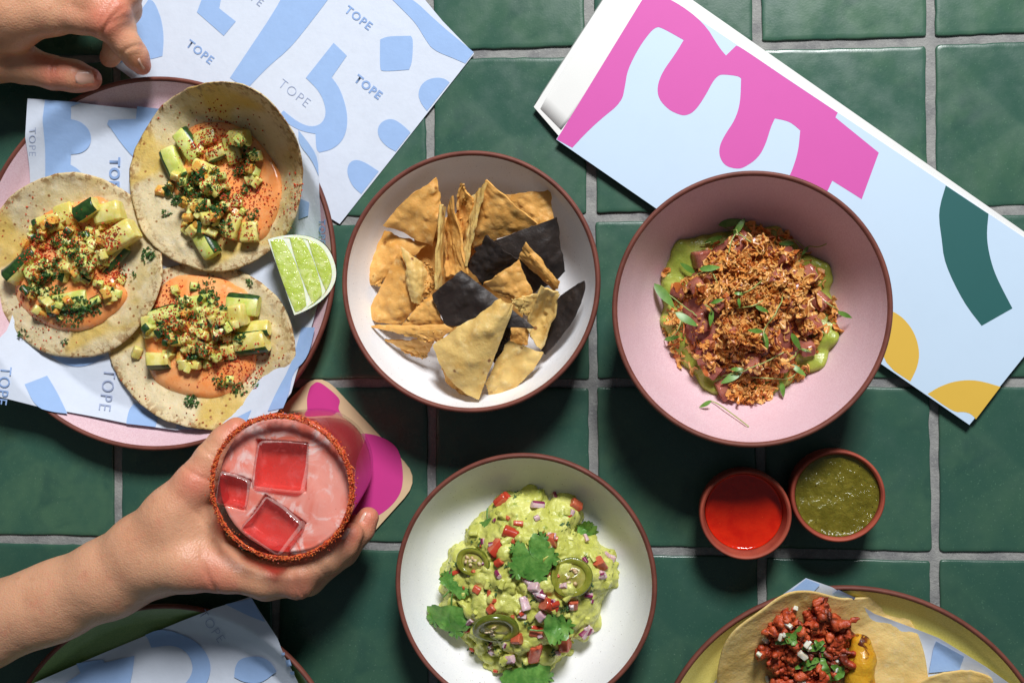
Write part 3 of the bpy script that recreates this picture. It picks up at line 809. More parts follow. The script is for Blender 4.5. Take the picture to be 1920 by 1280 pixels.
def bar_vf(p0, p1, w, h, up, skin=None, seg=5, bend=0.0, seed=0):
    """a cut stick from p0 to p1, w wide, h thick; skin = None, 'L', 'R' or 'T': the bulged side that keeps its peel"""
    p0, p1 = np.array(p0, float), np.array(p1, float); d = p1 - p0; L = np.linalg.norm(d); d /= L
    up = np.array(up, float); up = up - d * (up @ d); up /= np.linalg.norm(up); sd = np.cross(d, up)
    c = min(w, h) * 0.13; a, b = w / 2, h / 2
    sec = [(-a + c, -b, 0), (a - c, -b, 0), (a, -b + c, 0), (a, b - c, 0), (a - c, b, 0), (-a + c, b, 0), (-a, b - c, 0), (-a, -b + c, 0)]
    if skin == 'R': sec = [(-a + c, -b, 0), (a * 0.75, -b, 1), (a + 0.12 * h, -b * 0.5, 1), (a + 0.2 * h, 0, 1), (a + 0.12 * h, b * 0.5, 1), (a * 0.75, b, 0), (-a + c, b, 0), (-a, b - c, 0), (-a, -b + c, 0)]
    if skin == 'L': sec = [(-a * 0.75, -b, 0), (a - c, -b, 0), (a, -b + c, 0), (a, b - c, 0), (a - c, b, 0), (-a * 0.75, b, 1), (-a - 0.12 * h, b * 0.5, 1), (-a - 0.2 * h, 0, 1), (-a - 0.12 * h, -b * 0.5, 1)]
    if skin == 'T': sec = [(-a + c, -b, 0), (a - c, -b, 0), (a, -b + c, 0), (a, b * 0.7, 1), (a * 0.5, b * 1.1, 1), (0, b * 1.2, 1), (-a * 0.5, b * 1.1, 1), (-a, b * 0.7, 0), (-a, -b + c, 0)]
    n = len(sec); V = []; rs = np.random.RandomState(seed)
    ts = [0, min(0.12, 0.02 + 0.5 * c / L)] + list(np.linspace(0.15, 0.85, seg)) + [max(0.88, 0.98 - 0.5 * c / L), 1]
    for i, t in enumerate(ts):
        k = 0.90 if i in (0, len(ts) - 1) else 1.0
        cen = p0 + d * L * t + up * bend * 4 * t * (1 - t)
        for x, y, _ in sec: V.append(cen + sd * x * k + up * y * k + rs.normal(size=3) * min(w, h) * 0.012)
    F, mi = [], []
    for i in range(len(ts) - 1):
        for j in range(n):
            k = (j + 1) % n; F.append((i * n + j, i * n + k, (i + 1) * n + k, (i + 1) * n + j)); mi.append(1 if sec[j][2] else 0)
    F.append(tuple(range(n - 1, -1, -1))); mi.append(0); m0 = (len(ts) - 1) * n
    F.append(tuple(m0 + j for j in range(n))); mi.append(0)
    return np.array(V), F, mi
def stick(name, parent, p0, p1, w, h, up, mats, skin=None, **kw):
    V, F, mi = bar_vf(p0, p1, w, h, up, skin, **kw)
    sd_ = kw.get('seed', 0); k_ = min(w, h)
    V = V + k_ * 0.13 * np.stack([noise(V + sd_ * 0.37, 0.55 / k_, sd_ + q) for q in range(3)], 1)
    o = mesh(name, V, F, mats, parent, True, mi); autosmooth(o, 48); return o
def cube_at(name, parent, tree, px, py, s, rs, mats, sink=0.3, skin=None, asp=(0.8, 1.3), tilt=0.5):
    h, n = drop(tree, px, py)
    if h is None: return None
    n = n + rs.normal(size=3) * tilt; n[2] = abs(n[2]) + 0.3
    Fm = frame(n, ang=rs.uniform(0, 2 * PI)); L = s * rs.uniform(*asp)
    c = h + Fm[2] * s * (0.5 - sink)
    return stick(name, parent, c - Fm[0] * L / 2, c + Fm[0] * L / 2, s * rs.uniform(0.8, 1.1), s * rs.uniform(0.8, 1.05), Fm[2], mats, skin, seg=2, seed=rs.randint(9999))
def herb_tuft(name, parent, tree, px, py, rpx, n, rs, mat, leaf=0.0022, high=0.004):
    """curly chopped herb: many small bent leaflets"""
    V, F = [], []
    for k in range(n):
        a, r = rs.uniform(0, 2 * PI), rpx * math.sqrt(rs.uniform(0, 1))
        h, nn = drop(tree, px + r * math.cos(a), py + r * math.sin(a))
        if h is None: continue
        c = h + np.array([0, 0, rs.uniform(0.0003, high) * (1 - (r / rpx) ** 2 * 0.7)])
        Fm = frame(nn + rs.normal(size=3) * 0.7, ang=rs.uniform(0, 2 * PI)); L = leaf * rs.uniform(0.6, 1.4)
        b = len(V); cu = rs.uniform(-0.5, 0.5)
        lob = [(-0.1, 0), (0.25, 0.42), (0.5, 0.2), (0.75, 0.5), (0.85, 0.12), (1.15, 0), (0.85, -0.14), (0.75, -0.5), (0.5, -0.2), (0.25, -0.45)]
        V.append(c + Fm[0] * L * 0.5 + Fm[2] * L * 0.12)
        for x, y in lob: V.append(c + Fm[0] * L * x + Fm[1] * L * y + Fm[2] * L * (cu * abs(y) + 0.3 * cu * x + rs.normal() * 0.06))
        for j in range(len(lob)): F.append((b, b + 1 + j, b + 1 + (j + 1) % len(lob)))
    if V: return mesh(name, np.array(V), F, mat, parent, False)
def flakes(name, parent, tree, spots, rs, mats, size=0.0008):
    """fine flakes: spots = [(px, py, spread px, count)]"""
    V, F, mi = [], [], []
    for px, py, s, n in spots:
        for k in range(int(n * 1.7)):
            h, nn = drop(tree, px + rs.normal() * s, py + rs.normal() * s)
            if h is None: continue
            L = size * rs.uniform(0.5, 1.6); Rm = rand_rot(rs); b = len(V)
            for q in ((1, 0, 0), (-0.6, 0.7, 0), (-0.5, -0.8, 0.1), (0, 0, 0.6), (0, 0.1, -0.5)): V.append(h + nn * L * 0.2 + Rm @ (np.array(q) * L))
            mm = int(rs.rand() < 0.22)
            for f in ((0, 1, 3), (1, 2, 3), (2, 0, 3), (1, 0, 4), (2, 1, 4), (0, 2, 4)): F.append((b + f[0], b + f[1], b + f[2])); mi.append(mm)
    o = mesh(name, np.array(V), F, mats, parent, False, mi); tag(o, kind='stuff'); return o

# ------------------------------------------------------------------ the three vegetable tacos
def veg_taco(label, cx, cy, rx, ry, rot, zf, seed, sauce, spears, dice, tufts, chili, nd, conv):
    b = at(cx, cy, zf(cx, cy)); T = thing('taco', label, 'taco', b, 'vegetable tacos on the pink plate'); rs = np.random.RandomState(seed)
    tortilla(T, cx, cy, rx, ry, rot, zf, seed)
    sm_ = np.array(sauce, float).mean(0); sauce = [tuple(sm_ + (np.array(q_) - sm_) * 1.06) for q_ in sauce]
    blob(T, conv(sauce), zf, 0.0078, SAUCE, seed, 'chili_cream', nz=0.0009)
    for (a, c, w, h, z, sk, pal, rl) in spears:
        (x0, y0), (x1, y1) = conv([a, c]); z0, z1 = zf(x0, y0) + z, zf(x1, y1) + z
        p0, p1 = at(x0, y0, z0), at(x1, y1, z1); d = p1 - p0; d /= np.linalg.norm(d)
        up = np.array([0, 0, 1.0]); sd = np.cross(d, up); up = up * math.cos(R(rl)) + sd * math.sin(R(rl))
        stick('squash_spear', T, p0, p1, w, h, up, [ZPALE if pal else ZFLESH, ZSKIN], sk, seed=rs.randint(9999), bend=0.0008)
    for rnd_ in range(2):
        tree = bvh(T)
        for (x, y, s, n) in dice:
            for k in range(max(1, n // 2)):
                q = conv([(x + rs.normal() * s, y + rs.normal() * s)])[0]
                cube_at('squash_dice', T, tree, q[0], q[1], rs.uniform(0.0042, 0.0066), rs, [[ZFLESH, ZORG, ZPALE, ZFLESH][rs.randint(4)], ZSKIN], 0.2, rs.choice(['T', 'L', None, None, None]))
    tree = bvh(T)
    for (x, y, r, n) in tufts:
        q = conv([(x, y)])[0]; herb_tuft('parsley', T, tree, q[0], q[1], r, n, rs, PARS, leaf=0.0019)
    tree = bvh(T)
    flakes('chili_flakes', T, tree, [(conv([(x, y)])[0][0], conv([(x, y)])[0][1], s, n) for (x, y, s, n) in chili], rs, [CHIL, CHILD])
    return T
def ramp_z(cx, cy, rx, ry, z0, ups):
    """flat at z0, rising towards each (direction deg clockwise from up, start, height, power)"""
    def f(px, py):
        x, y = (px - cx) / rx, (py - cy) / ry; z = z0
        for a, s, h, p in ups:
            q = x * math.sin(R(a)) - y * math.cos(R(a))
            if q > s: z += h * ((q - s) / (1 - s)) ** p
        return z
    return f
def k3(pts): return [(230 + p[0] * 0.3125, 140 + p[1] * 0.3125) for p in pts]
def k4(pts): return [(p[0] * 0.2968, 310 + p[1] * 0.2968) for p in pts]
def k5(pts): return [(190 + p[0] * 0.3282, 420 + p[1] * 0.3282) for p in pts]
z3 = ramp_z(380, 650, 175, 158, 0.0120, [(80, 0.55, 0.010, 1.6), (185, 0.30, 0.014, 1.7)])
veg_taco('taco lowest on the pink plate, its long squash spears lying level, beside the lime', 379, 648, 176, 157, 8, z3, 13,
         [(260, 500), (340, 380), (440, 310), (560, 300), (680, 320), (760, 360), (830, 410), (860, 600), (880, 780), (850, 850), (740, 950), (600, 980), (450, 950), (330, 890), (280, 800), (260, 650)],
         [((240, 590), (420, 560), 0.016, 0.009, 0.006, None, 0, 0), ((265, 780), (395, 775), 0.011, 0.013, 0.006, 'R', 0, 0), ((770, 690), (945, 660), 0.013, 0.012, 0.007, 'R', 0, 0),
          ((640, 545), (830, 520), 0.015, 0.010, 0.013, None, 0, 10), ((720, 455), (900, 470), 0.013, 0.008, 0.006, 'L', 1, 0), ((280, 545), (480, 505), 0.011, 0.009, 0.007, 'L', 1, -20),
          ((560, 720), (780, 720), 0.012, 0.010, 0.006, 'R', 0, 20), ((400, 640), (640, 620), 0.015, 0.010, 0.008, None, 0, 0), ((460, 470), (660, 440), 0.012, 0.009, 0.005, None, 1, 10), ((780, 610), (965, 590), 0.010, 0.008, 0.004, 'R', 0, -30)],
         [(380, 640, 55, 14), (560, 600, 90, 26), (640, 660, 60, 12), (560, 790, 70, 14), (460, 430, 50, 6), (700, 560, 60, 8), (700, 930, 30, 2)],
         [(600, 360, 17, 60), (640, 430, 14, 40), (470, 450, 14, 40), (370, 580, 14, 40), (450, 560, 10, 25), (560, 740, 17, 60), (520, 1010, 13, 45), (690, 900, 16, 45), (790, 940, 13, 40), (850, 340, 7, 14), (890, 910, 8, 16), (800, 655, 11, 24), (530, 530, 14, 26), (690, 480, 9, 20)],
         [(420, 560, 18, 110), (560, 640, 30, 150), (700, 760, 20, 90), (330, 420, 22, 120), (800, 850, 18, 60), (600, 560, 26, 90), (900, 900, 16, 20), (140, 900, 30, 14), (500, 1130, 30, 14), (960, 760, 20, 25)], 0, k5)
z2 = ramp_z(140, 496, 166, 172, 0.0165, [(350, 0.45, 0.012, 1.5), (110, 0.6, 0.006, 1.6)])
veg_taco('taco at the left edge of the frame with dark green squash skin and chopped parsley', 138, 496, 166, 173, -4, z2, 12,
         [(110, 760), (160, 550), (230, 400), (300, 310), (440, 260), (620, 215), (720, 300), (760, 500), (740, 700), (790, 820), (680, 950), (560, 1020), (400, 1030), (250, 970), (150, 880)],
         [((480, 320), (610, 240), 0.0105, 0.010, 0.013, 'T', 0, 0), ((610, 320), (770, 275), 0.014, 0.010, 0.008, None, 0, 0), ((650, 520), (860, 390), 0.015, 0.012, 0.012, None, 0, 0),
          ((60, 710), (240, 545), 0.011, 0.012, 0.007, 'T', 0, -30), ((360, 330), (480, 290), 0.014, 0.009, 0.005, None, 0, 0), ((250, 390), (400, 350), 0.013, 0.009, 0.006, None, 0, 0), ((400, 600), (640, 560), 0.014, 0.010, 0.008, None, 0, 0),
          ((640, 660), (780, 500), 0.012, 0.010, 0.004, 'R', 0, 0), ((300, 880), (560, 850), 0.013, 0.010, 0.005, 'R', 1, 0), ((180, 700), (330, 620), 0.012, 0.009, 0.006, None, 1, 0)],
         [(300, 430, 55, 10), (440, 500, 80, 20), (600, 430, 50, 8), (520, 680, 70, 14), (660, 800, 55, 12), (250, 840, 45, 8), (380, 880, 50, 6), (220, 680, 45, 6), (560, 580, 60, 10)],
         [(320, 660, 24, 110), (240, 770, 19, 70), (360, 800, 16, 50), (500, 900, 22, 90), (600, 900, 14, 45), (450, 520, 18, 60), (520, 600, 14, 45), (940, 570, 13, 50), (520, 440, 8, 20), (150, 1060, 9, 18), (415, 1110, 6, 12), (440, 960, 22, 70), (780, 680, 7, 12), (845, 700, 5, 8), (360, 470, 12, 30), (540, 690, 8, 18)],
         [(300, 500, 24, 130), (260, 560, 18, 110), (700, 460, 14, 100), (560, 560, 26, 110), (430, 400, 22, 60), (740, 690, 10, 50), (200, 640, 14, 60), (90, 360, 26, 14), (300, 980, 30, 50), (150, 850, 12, 20), (640, 700, 20, 50)], 0, k4)
z1 = ramp_z(405, 333, 165, 176, 0.0200, [(20, 0.26, 0.056, 1.9), (82, 0.40, 0.022, 2.0)])
veg_taco('topmost taco on the pink plate, its shaded edge curling up, orange cream showing at right', 405, 333, 164, 176, 8, z1, 11,
         [(400, 345), (480, 305), (580, 296), (690, 325), (790, 395), (870, 490), (930, 600), (941, 720), (905, 850), (835, 970), (700, 985), (520, 920), (380, 800), (310, 660), (370, 560), (410, 450)],
         [((335, 345), (450, 500), 0.011, 0.008, 0.006, 'L', 1, 0), ((275, 440), (335, 610), 0.011, 0.008, 0.005, 'R', 1, 0), ((440, 400), (560, 360), 0.010, 0.007, 0.006, None, 0, 0), ((640, 370), (690, 530), 0.010, 0.009, 0.007, None, 0, 0),
          ((655, 375), (745, 370), 0.010, 0.010, 0.010, 'R', 0, 20), ((505, 490), (615, 440), 0.009, 0.009, 0.010, 'R', 0, 20), ((770, 880), (765, 1005), 0.012, 0.009, 0.005, None, 0, 0), ((690, 850), (640, 985), 0.010, 0.009, 0.007, None, 0, 0),
          ((455, 930), (545, 1085), 0.012, 0.009, 0.004, 'L', 1, 15), ((430, 560), (560, 620), 0.013, 0.010, 0.007, None, 0, 0), ((500, 690), (640, 640), 0.012, 0.010, 0.008, None, 0, 0), ((430, 800), (600, 850), 0.013, 0.010, 0.006, None, 0, 0)],
         [(240, 700, 20, 3), (430, 620, 60, 14), (520, 760, 70, 20), (380, 880, 35, 6), (540, 860, 60, 10), (460, 940, 25, 4), (660, 760, 40, 6), (560, 560, 60, 8), (780, 590, 30, 4), (820, 470, 14, 2), (690, 390, 20, 2)],
         [(390, 690, 24, 120), (340, 740, 15, 50), (480, 770, 16, 50), (580, 800, 15, 45), (615, 915, 15, 55), (775, 840, 13, 35), (765, 500, 17, 55), (720, 420, 11, 25), (560, 590, 10, 25), (705, 590, 9, 25), (600, 720, 13, 35), (735, 690, 11, 25), (440, 610, 9, 20), (265, 830, 8, 12), (550, 660, 13, 28), (290, 660, 8, 14)],
         [(540, 400, 16, 130), (700, 540, 12, 60), (680, 740, 14, 80), (560, 640, 26, 90), (420, 440, 14, 50), (800, 720, 16, 50), (600, 310, 26, 60), (760, 950, 10, 25), (560, 950, 22, 35), (850, 800, 26, 40), (1030, 720, 14, 30), (340, 170, 40, 10), (640, 860, 20, 40)], 0, k3)

# ------------------------------------------------------------------ lime wedge
LRIND = foodmat('lime_rind', srgb(96, 142, 42), srgb(128, 168, 58), 0.35, 200, 0.0004, 900, 0.1)
LPITH = foodmat('lime_pith', srgb(232, 236, 206), srgb(240, 242, 224), 0.5, 200, 0.0001, 900, 0.4)
m = M('lime_flesh', srgb(186, 206, 88), 0.12, 0.5); m.mix(m.ramp(m.noise(130, 3, 0.5, 1.4), 0.36, 0.66), srgb(214, 226, 142)); m.bump(m.noise(330, 2, 0.5, 1.5), 0.0007, 0.8); m.sss(0.5, 0.004, (0.8, 1, 0.3)); LFLESH = m.m
LT = thing('lime_wedge', 'cut lime wedge with green rind resting at the right of the tacos', 'lime', at(560, 510, 0.012))
Lc = at(527, 520, 0.034); e1 = at(553, 590, 0.031) - at(503, 448, 0.036); la_ = np.linalg.norm(e1) / 2; e1 /= 2 * la_
e2 = at(628, 490, 0.026) - Lc; e2 = e2 - e1 * (e2 @ e1); lb_ = np.linalg.norm(e2); e2 /= lb_; e3 = np.cross(e1, e2); e3 *= np.sign(e3[2])
def lime_pt(t, phi, rho=1.0):
    rr = lb_ * max(0, 1 - abs(t) ** 2.5) ** 0.5 * rho
    return Lc + e1 * la_ * t + (e2 * math.cos(phi) - e3 * math.sin(phi)) * rr
def lime_sheet(name, parent, mat, fn, nu, nv):
    P = np.array([[fn(u, v) for v in np.linspace(0, 1, nv)] for u in np.linspace(0, 1, nu)])
    V = P.reshape(-1, 3); F = [(i * nv + j, (i + 1) * nv + j, (i + 1) * nv + j + 1, i * nv + j + 1) for i in range(nu - 1) for j in range(nv - 1)]
    return mesh(name, V, F, mat, parent)
tt_ = lambda u: math.sin((u - 0.5) * PI)
lime_sheet('rind', LT, LRIND, lambda u, v: lime_pt(tt_(u), R(75) * v, 1.0), 34, 14)
lime_sheet('pith', LT, LPITH, lambda u, v: lime_pt(tt_(u), 0, v * 0.985) + e3 * 0.0001, 34, 8)
lime_sheet('cut_face', LT, LFLESH, lambda u, v: lime_pt(tt_(u), R(75), v), 24, 6)
for (u0, u1, r0, r1) in ((-0.94, 0.94, 0.0, 0.335), (-0.92, 0.92, 0.343, 0.645), (-0.84, 0.84, 0.653, 0.95)):
    def fl(u, v, u0=u0, u1=u1, r0=r0, r1=r1):
        t = u0 + (u1 - u0) * u; rim = 0.91 * max(0, 1 - (abs(t) / 0.95) ** 2.4) ** 0.5
        a, b = min(r0 + 0.04 * t * t, rim), min(r1 - 0.10 * t * t, rim); q = a + (b - a) * v
        bulge = 0.0006 * (max(0, 1 - (2 * v - 1) ** 4) * max(0, 1 - (2 * u - 1) ** 6)) ** 0.5
        return Lc + e1 * la_ * t + e2 * lb_ * q + e3 * (0.0003 + bulge) + e3 * 0.0003 * float(noise(np.array([[t * 9, q * 22, r0 * 50]]), 2.0, 4)[0])
    lime_sheet('flesh_segment', LT, LFLESH, fl, 30, 12)

# ------------------------------------------------------------------ tortilla chips
def chipmat(name, c1, c2, c3, char):
    m = M(name, c1, 0.5, 0.35)
    m.mix(m.ramp(m.noise(55, 4, 0.6), 0.4, 0.66), c2); m.mix(m.ramp(m.noise(170, 4, 0.6), 0.52, 0.7, 0, 0.7), c3)
    m.mix(m.ramp(m.noise(700, 3), 0.62, 0.72, 0, 0.4), c2)
    m.mix(m.mul(m.ramp(m.voro(120), 0.22, 0.1), m.ramp(m.noise(40, 2), 0.5, 0.57, 0, 0.85)), char)
    m.bump(m.noise(150, 4, 0.6), 0.0011, 0.8); m.bump(m.noise(800, 3), 0.0002, 0.8); m.sss(0.15, 0.002); return m.m
CH_G = chipmat('golden_chip', srgb(228, 174, 96), srgb(214, 154, 74), srgb(240, 198, 126), srgb(140, 76, 34))
CH_L = chipmat('pale_chip', srgb(226, 192, 118), srgb(216, 174, 96), srgb(238, 212, 150), srgb(120, 64, 34))
CH_B = chipmat('blue_corn_chip', srgb(50, 42, 38), srgb(38, 32, 30), srgb(68, 57, 51), srgb(28, 23, 22))
CHIPS = [
 ('c', CH_G, (380, 420, 26), (560, 330, 30), (620, 640, 26), (420, 720, 24), 0, 0, 'shaded chip deep in the heap under the upright chips'),
 ('c', CH_G, (560, 330, 28), (760, 400, 30), (800, 640, 26), (600, 640, 26), 0, 0, 'shaded chip deep in the heap under the raised blue corn chip'),
 ('c', CH_G, (500, 600, 24), (900, 620, 26), (880, 940, 22), (560, 960, 20), 0, 0, 'shaded chip at the bottom of the heap under the middle blue corn chip'),
 ('behind', CH_G, (785, 240, 38), (1012, 212, 44), (1030, 360, 40), (930, 372, 38), 0, 2, 'golden chip at the upper right behind the largest blue corn chip'),
 ('c', CH_G, (440, 470, 36), (250, 402, 30), (128, 635, 25), (230, 640, 28), 14, 3, 'golden chip lying furthest left in the bowl'),
 ('c', CH_G, (470, 470, 38), (515, 285, 46), (490, 157, 53), (243, 375, 42), 18, 4, 'dark golden chip with toasted edge at the top left of the bowl'),
 ('c', CH_G, (603, 180, 60), (662, 265, 55), (592, 460, 44), (575, 390, 44), 0, -4, 'curled brown chip standing between two upright chips near the top'),
 ('c', CH_G, (718, 166, 60), (958, 374, 52), (650, 475, 38), (680, 290, 46), 0, 4, 'broad golden chip leaning with its point up at top centre'),
 ('c', CH_L, (714, 180, 66), (626, 562, 53), (600, 500, 42), (650, 240, 46), 0, 2, 'upright chip seen edge-on against the broad golden chip'),
 ('c', CH_G, (553, 242, 63), (634, 600, 52), (535, 612, 40), (530, 400, 42), 0, -4, 'upright chip with curved edge at the centre of the bowl'),
 ('c', CH_L, (508, 280, 62), (488, 668, 52), (516, 672, 40), (530, 290, 44), 0, 2, 'thin upright chip seen edge-on left of centre'),
 ('c', CH_G, (320, 492, 42), (398, 748, 40), (325, 835, 34), (157, 800, 30), 10, 5, 'smooth golden chip at the left, below the one lying furthest left'),
 ('c', CH_L, (325, 468, 53), (442, 575, 45), (432, 750, 42), (372, 728, 47), 0, 4, 'narrow chip standing on the smooth golden chip at left'),
 ('c', CH_G, (442, 543, 45), (484, 600, 43), (502, 668, 40), (470, 650, 42), 0, 0, 'small chip corner poking up left of the thin upright chip'),
 ('c', CH_G, (450, 598, 44), (488, 650, 43), (452, 708, 41), (430, 680, 42), 0, 0, 'tiny chip fragment beside the thin upright chip'),
 ('c', CH_G, (468, 690, 46), (522, 832, 44), (318, 852, 40), (385, 765, 42), 0, 3, 'golden chip tucked under the left end of the middle blue corn chip'),
 ('c', CH_B, (655, 480, 46), (1045, 338, 54), (1078, 590, 38), (900, 700, 34), 10, 5, 'largest dark blue corn chip at the right, topped by a brown curl'),
 ('c', CH_B, (722, 423, 60), (864, 535, 52), (700, 648, 42), (630, 560, 45), 0, 4, 'dark blue corn chip with raised corner above the middle'),
 ('c', CH_G, (895, 450, 60), (1062, 640, 46), (1035, 678, 42), (868, 525, 50), 0, 5, 'brown curled chip resting on the largest blue corn chip'),
 ('c', CH_G, (703, 648, 51), (868, 536, 57), (930, 692, 47), (835, 716, 47), 6, 3, 'golden chip between the two central blue corn chips'),
 ('c', CH_G, (825, 830, 40), (915, 830, 42), (910, 925, 36), (835, 915, 36), 0, 0, 'shaded chip low in the gap at the lower right'),
 ('c', CH_L, (835, 714, 50), (968, 690, 54), (925, 800, 45), (880, 770, 46), 0, 0, 'pale chip edge below the golden chip right of centre'),
 ('c', CH_L, (972, 660, 60), (1060, 690, 53), (968, 950, 38), (900, 850, 44), 0, -6, 'folded pale chip beside the rightmost blue corn chip'),
 ('c', CH_B, (955, 905, 27), (1010, 740, 33), (1163, 630, 50), (988, 974, 30), 55, 3, 'rightmost dark blue corn chip with curved lower edge'),
 ('c', CH_G, (440, 985, 29), (478, 903, 44), (250, 906, 33), (420, 985, 28), 0, 0, 'chip lying flat at the lower left, under the long thin one'),
 ('c', CH_G, (470, 905, 43), (168, 842, 36), (585, 832, 51), (500, 905, 44), 0, 2, 'long thin chip seen nearly edge-on at the lower left'),
 ('c', CH_L, (712, 1105, 40), (815, 903, 46), (980, 963, 37), (740, 1200, 29), 26, 2, 'pale chip with brown toasted spots at the bottom right of the bowl'),
 ('c', CH_G, (478, 930, 40), (560, 960, 42), (650, 1184, 33), (540, 1110, 32), 0, 0, 'chip under the frontmost pale chip, its edge showing below'),
 ('c', CH_B, (828, 815, 51), (824, 905, 46), (752, 1005, 40), (780, 900, 44), 0, 0, 'sliver of blue corn chip behind the frontmost pale chip'),
 ('c', CH_B, (468, 690, 52), (605, 588, 60), (944, 848, 57), (530, 835, 50), 8, 5, 'middle dark blue corn chip lying across the heap'),
 ('c', CH_L, (785, 714, 67), (842, 742, 67), (685, 1180, 47), (474, 925, 52), 44, 5, 'frontmost pale chip with blisters on top of the heap'),
]
for ci, (_, mt, A, B, D, E, arc, bend, lab) in enumerate(CHIPS):
    nu, nv = 28, 30; P = np.zeros((nu, nv, 3)); A, B, D, E = (np.array(q, float) for q in (A, B, D, E))
    mid = ((D + E) / 2 - (A + B) / 2)[:2]; mid /= np.linalg.norm(mid) + 1e-9; rs = np.random.RandomState(ci)
    u, v = np.meshgrid(np.linspace(0, 1, nu), np.linspace(0, 1, nv), indexing='ij'); u, v = u.ravel(), v.ravel(); U, W_ = u[:, None], v[:, None]
    q = (1 - U) * (1 - W_) * A + U * (1 - W_) * B + U * W_ * D + (1 - U) * W_ * E
    q[:, :2] += mid[None] * (arc * 4 * u * (1 - u) * v)[:, None]
    q[:, 2] += bend * 4 * (u * (1 - u)) * (1 if ci % 2 else 4 * v * (1 - v) + 0.3)
    e = [5.5 * fbm(np.stack([u * 4, v * 4, u * 0 + ci * 7.3 + 50 * k_], 1), 1.3, 3, 3) for k_ in (0, 1)]
    P = atv(620 + 0.40625 * (q[:, 0] + e[0]), 270 + 0.40625 * (q[:, 1] + e[1]), q[:, 2] * 0.001 - 0.004).reshape(nu, nv, 3)
    f3 = P.reshape(-1, 3); N_ = np.zeros_like(f3)
    w = 0.0011 * fbm(f3, 55, ci, 2) + 0.0006 * np.maximum(0, fbm(f3, 150, ci + 40, 2))
    gn_ = grid_n(P); P = P + gn_ * np.clip(gn_[:, :, 2:3] * 1.6 - 0.25, 0.08, 1) * (w + blisters(f3, ci, 26, 0.0016, 0.005, 0.0014)).reshape(nu, nv, 1)
    V, F = grid_shell(P, 0.0016)
    o = mesh('tortilla_chip', V, F, mt); autosmooth(o, 60)
    tag(o, lab, 'chip', 'tortilla chips in the white bowl')
# ------------------------------------------------------------------ guacamole bowl
def g4(pts): return [(730 + p[0] * 0.34367, 840 + p[1] * 0.34367) for p in pts]
m = M('guacamole_mash', srgb(188, 190, 90), 0.24, 0.5)
m.mix(m.ramp(m.noise(70, 4, 0.6), 0.38, 0.66), srgb(214, 214, 122))
m.mix(m.ramp(m.noise(150, 4, 0.65), 0.56, 0.74, 0, 0.85), srgb(134, 152, 50))
m.mix(m.ramp(m.noise(45, 3, 0.6, 0.6), 0.6, 0.75, 0, 0.6), srgb(112, 130, 58))
m.mix(m.mul(m.ramp(m.voro(210), 0.16, 0.1), m.ramp(m.noise(110, 2), 0.5, 0.56, 0, 0.8)), srgb(52, 84, 36))
m.rough(m.noise(120, 3), 0.22, 0.45)
m.bump(m.noise(240, 4, 0.6), 0.0012, 0.9); m.sss(0.25, 0.003, (0.9, 1.0, 0.3))
GUAC = m.m
G_OUT = closed_spline(g4([(700, 205), (800, 195), (860, 240), (985, 245), (1030, 300), (1010, 370), (1110, 460), (1110, 540), (1200, 590), (1262, 660), (1245, 740), (1190, 800), (1150, 870), (1150, 960), (1110, 1040), (1030, 1060), (1000, 1130), (920, 1190), (850, 1260), (760, 1320), (640, 1310), (540, 1240), (460, 1190), (380, 1080), (350, 1010), (260, 900), (280, 800), (260, 700), (300, 640), (320, 570), (380, 520), (400, 440), (490, 400), (540, 330), (560, 260), (640, 240)]), 4)
gz0 = b_guac.prof[0][1]
Gd = thing('guacamole', 'heap of chunky green guacamole with diced tomato and red onion in the shallow bowl', 'guacamole', (b_guac.c[0], b_guac.c[1], gz0))
rs = np.random.RandomState(77)
gc = G_OUT.mean(0); gw = np.array([at(p[0], p[1], gz0 + 0.012) for p in G_OUT]); gcw = gw.mean(0)
f = Field((gw[:, 0].min() - 0.012, gw[:, 1].min() - 0.012, gz0 - 0.004), (gw[:, 0].max() + 0.012, gw[:, 1].max() + 0.012, gz0 + 0.052), 0.0011)
def ghead(r): return 0.034 * max(0, 1 - r ** 2.4) ** 0.75
for i in range(330):
    a = rs.uniform(0, 2 * PI); r = math.sqrt(rs.uniform(0, 1)); bp = gw[int(a / (2 * PI) * len(gw)) % len(gw)]
    q = gcw + (bp - gcw) * r * 0.93; zz = gz0 + ghead(r) - 0.004; s = rs.uniform(0.004, 0.0105)
    f.ell((q[0], q[1], zz + rs.normal() * 0.0022), (s, s * rs.uniform(0.45, 0.9), s * rs.uniform(0.4, 0.75)), 0.0012, rand_rot(rs))
for i in range(70):
    j = rs.randint(len(gw)); r = math.sqrt(rs.uniform(0.02, 0.85)); q = gcw + (gw[j] - gcw) * r; s = rs.uniform(0.0045, 0.0075)
    f.ell((q[0], q[1], gz0 + ghead(r) - rs.uniform(0.0, 0.003)), (s, s * rs.uniform(0.6, 0.8), s * rs.uniform(0.45, 0.65)), 0.0004, rand_rot(rs))
for i in range(60):
    j = rs.randint(len(gw)); r = rs.uniform(0.2, 0.8); q = gcw + (gw[j] - gcw) * r
    f.cone((q[0], q[1], gz0), (q[0], q[1], gz0 + ghead(r) - 0.009), 0.012, 0.010, 0.004)
for i in range(480):
    a = rs.uniform(0, 2 * PI); r = math.sqrt(rs.uniform(0, 1)); bp = gw[int(a / (2 * PI) * len(gw)) % len(gw)]
    q = gcw + (bp - gcw) * r * 0.97; s = rs.uniform(0.0016, 0.0042)
    f.ell((q[0], q[1], gz0 + ghead(r) + rs.uniform(-0.003, 0.003)), (s, s * rs.uniform(0.5, 0.9), s * 0.6), 0.0008, rand_rot(rs))
V, F = f.mesh(); V = relax(V, F, 1, 0.4); N = vnormals(V, F)
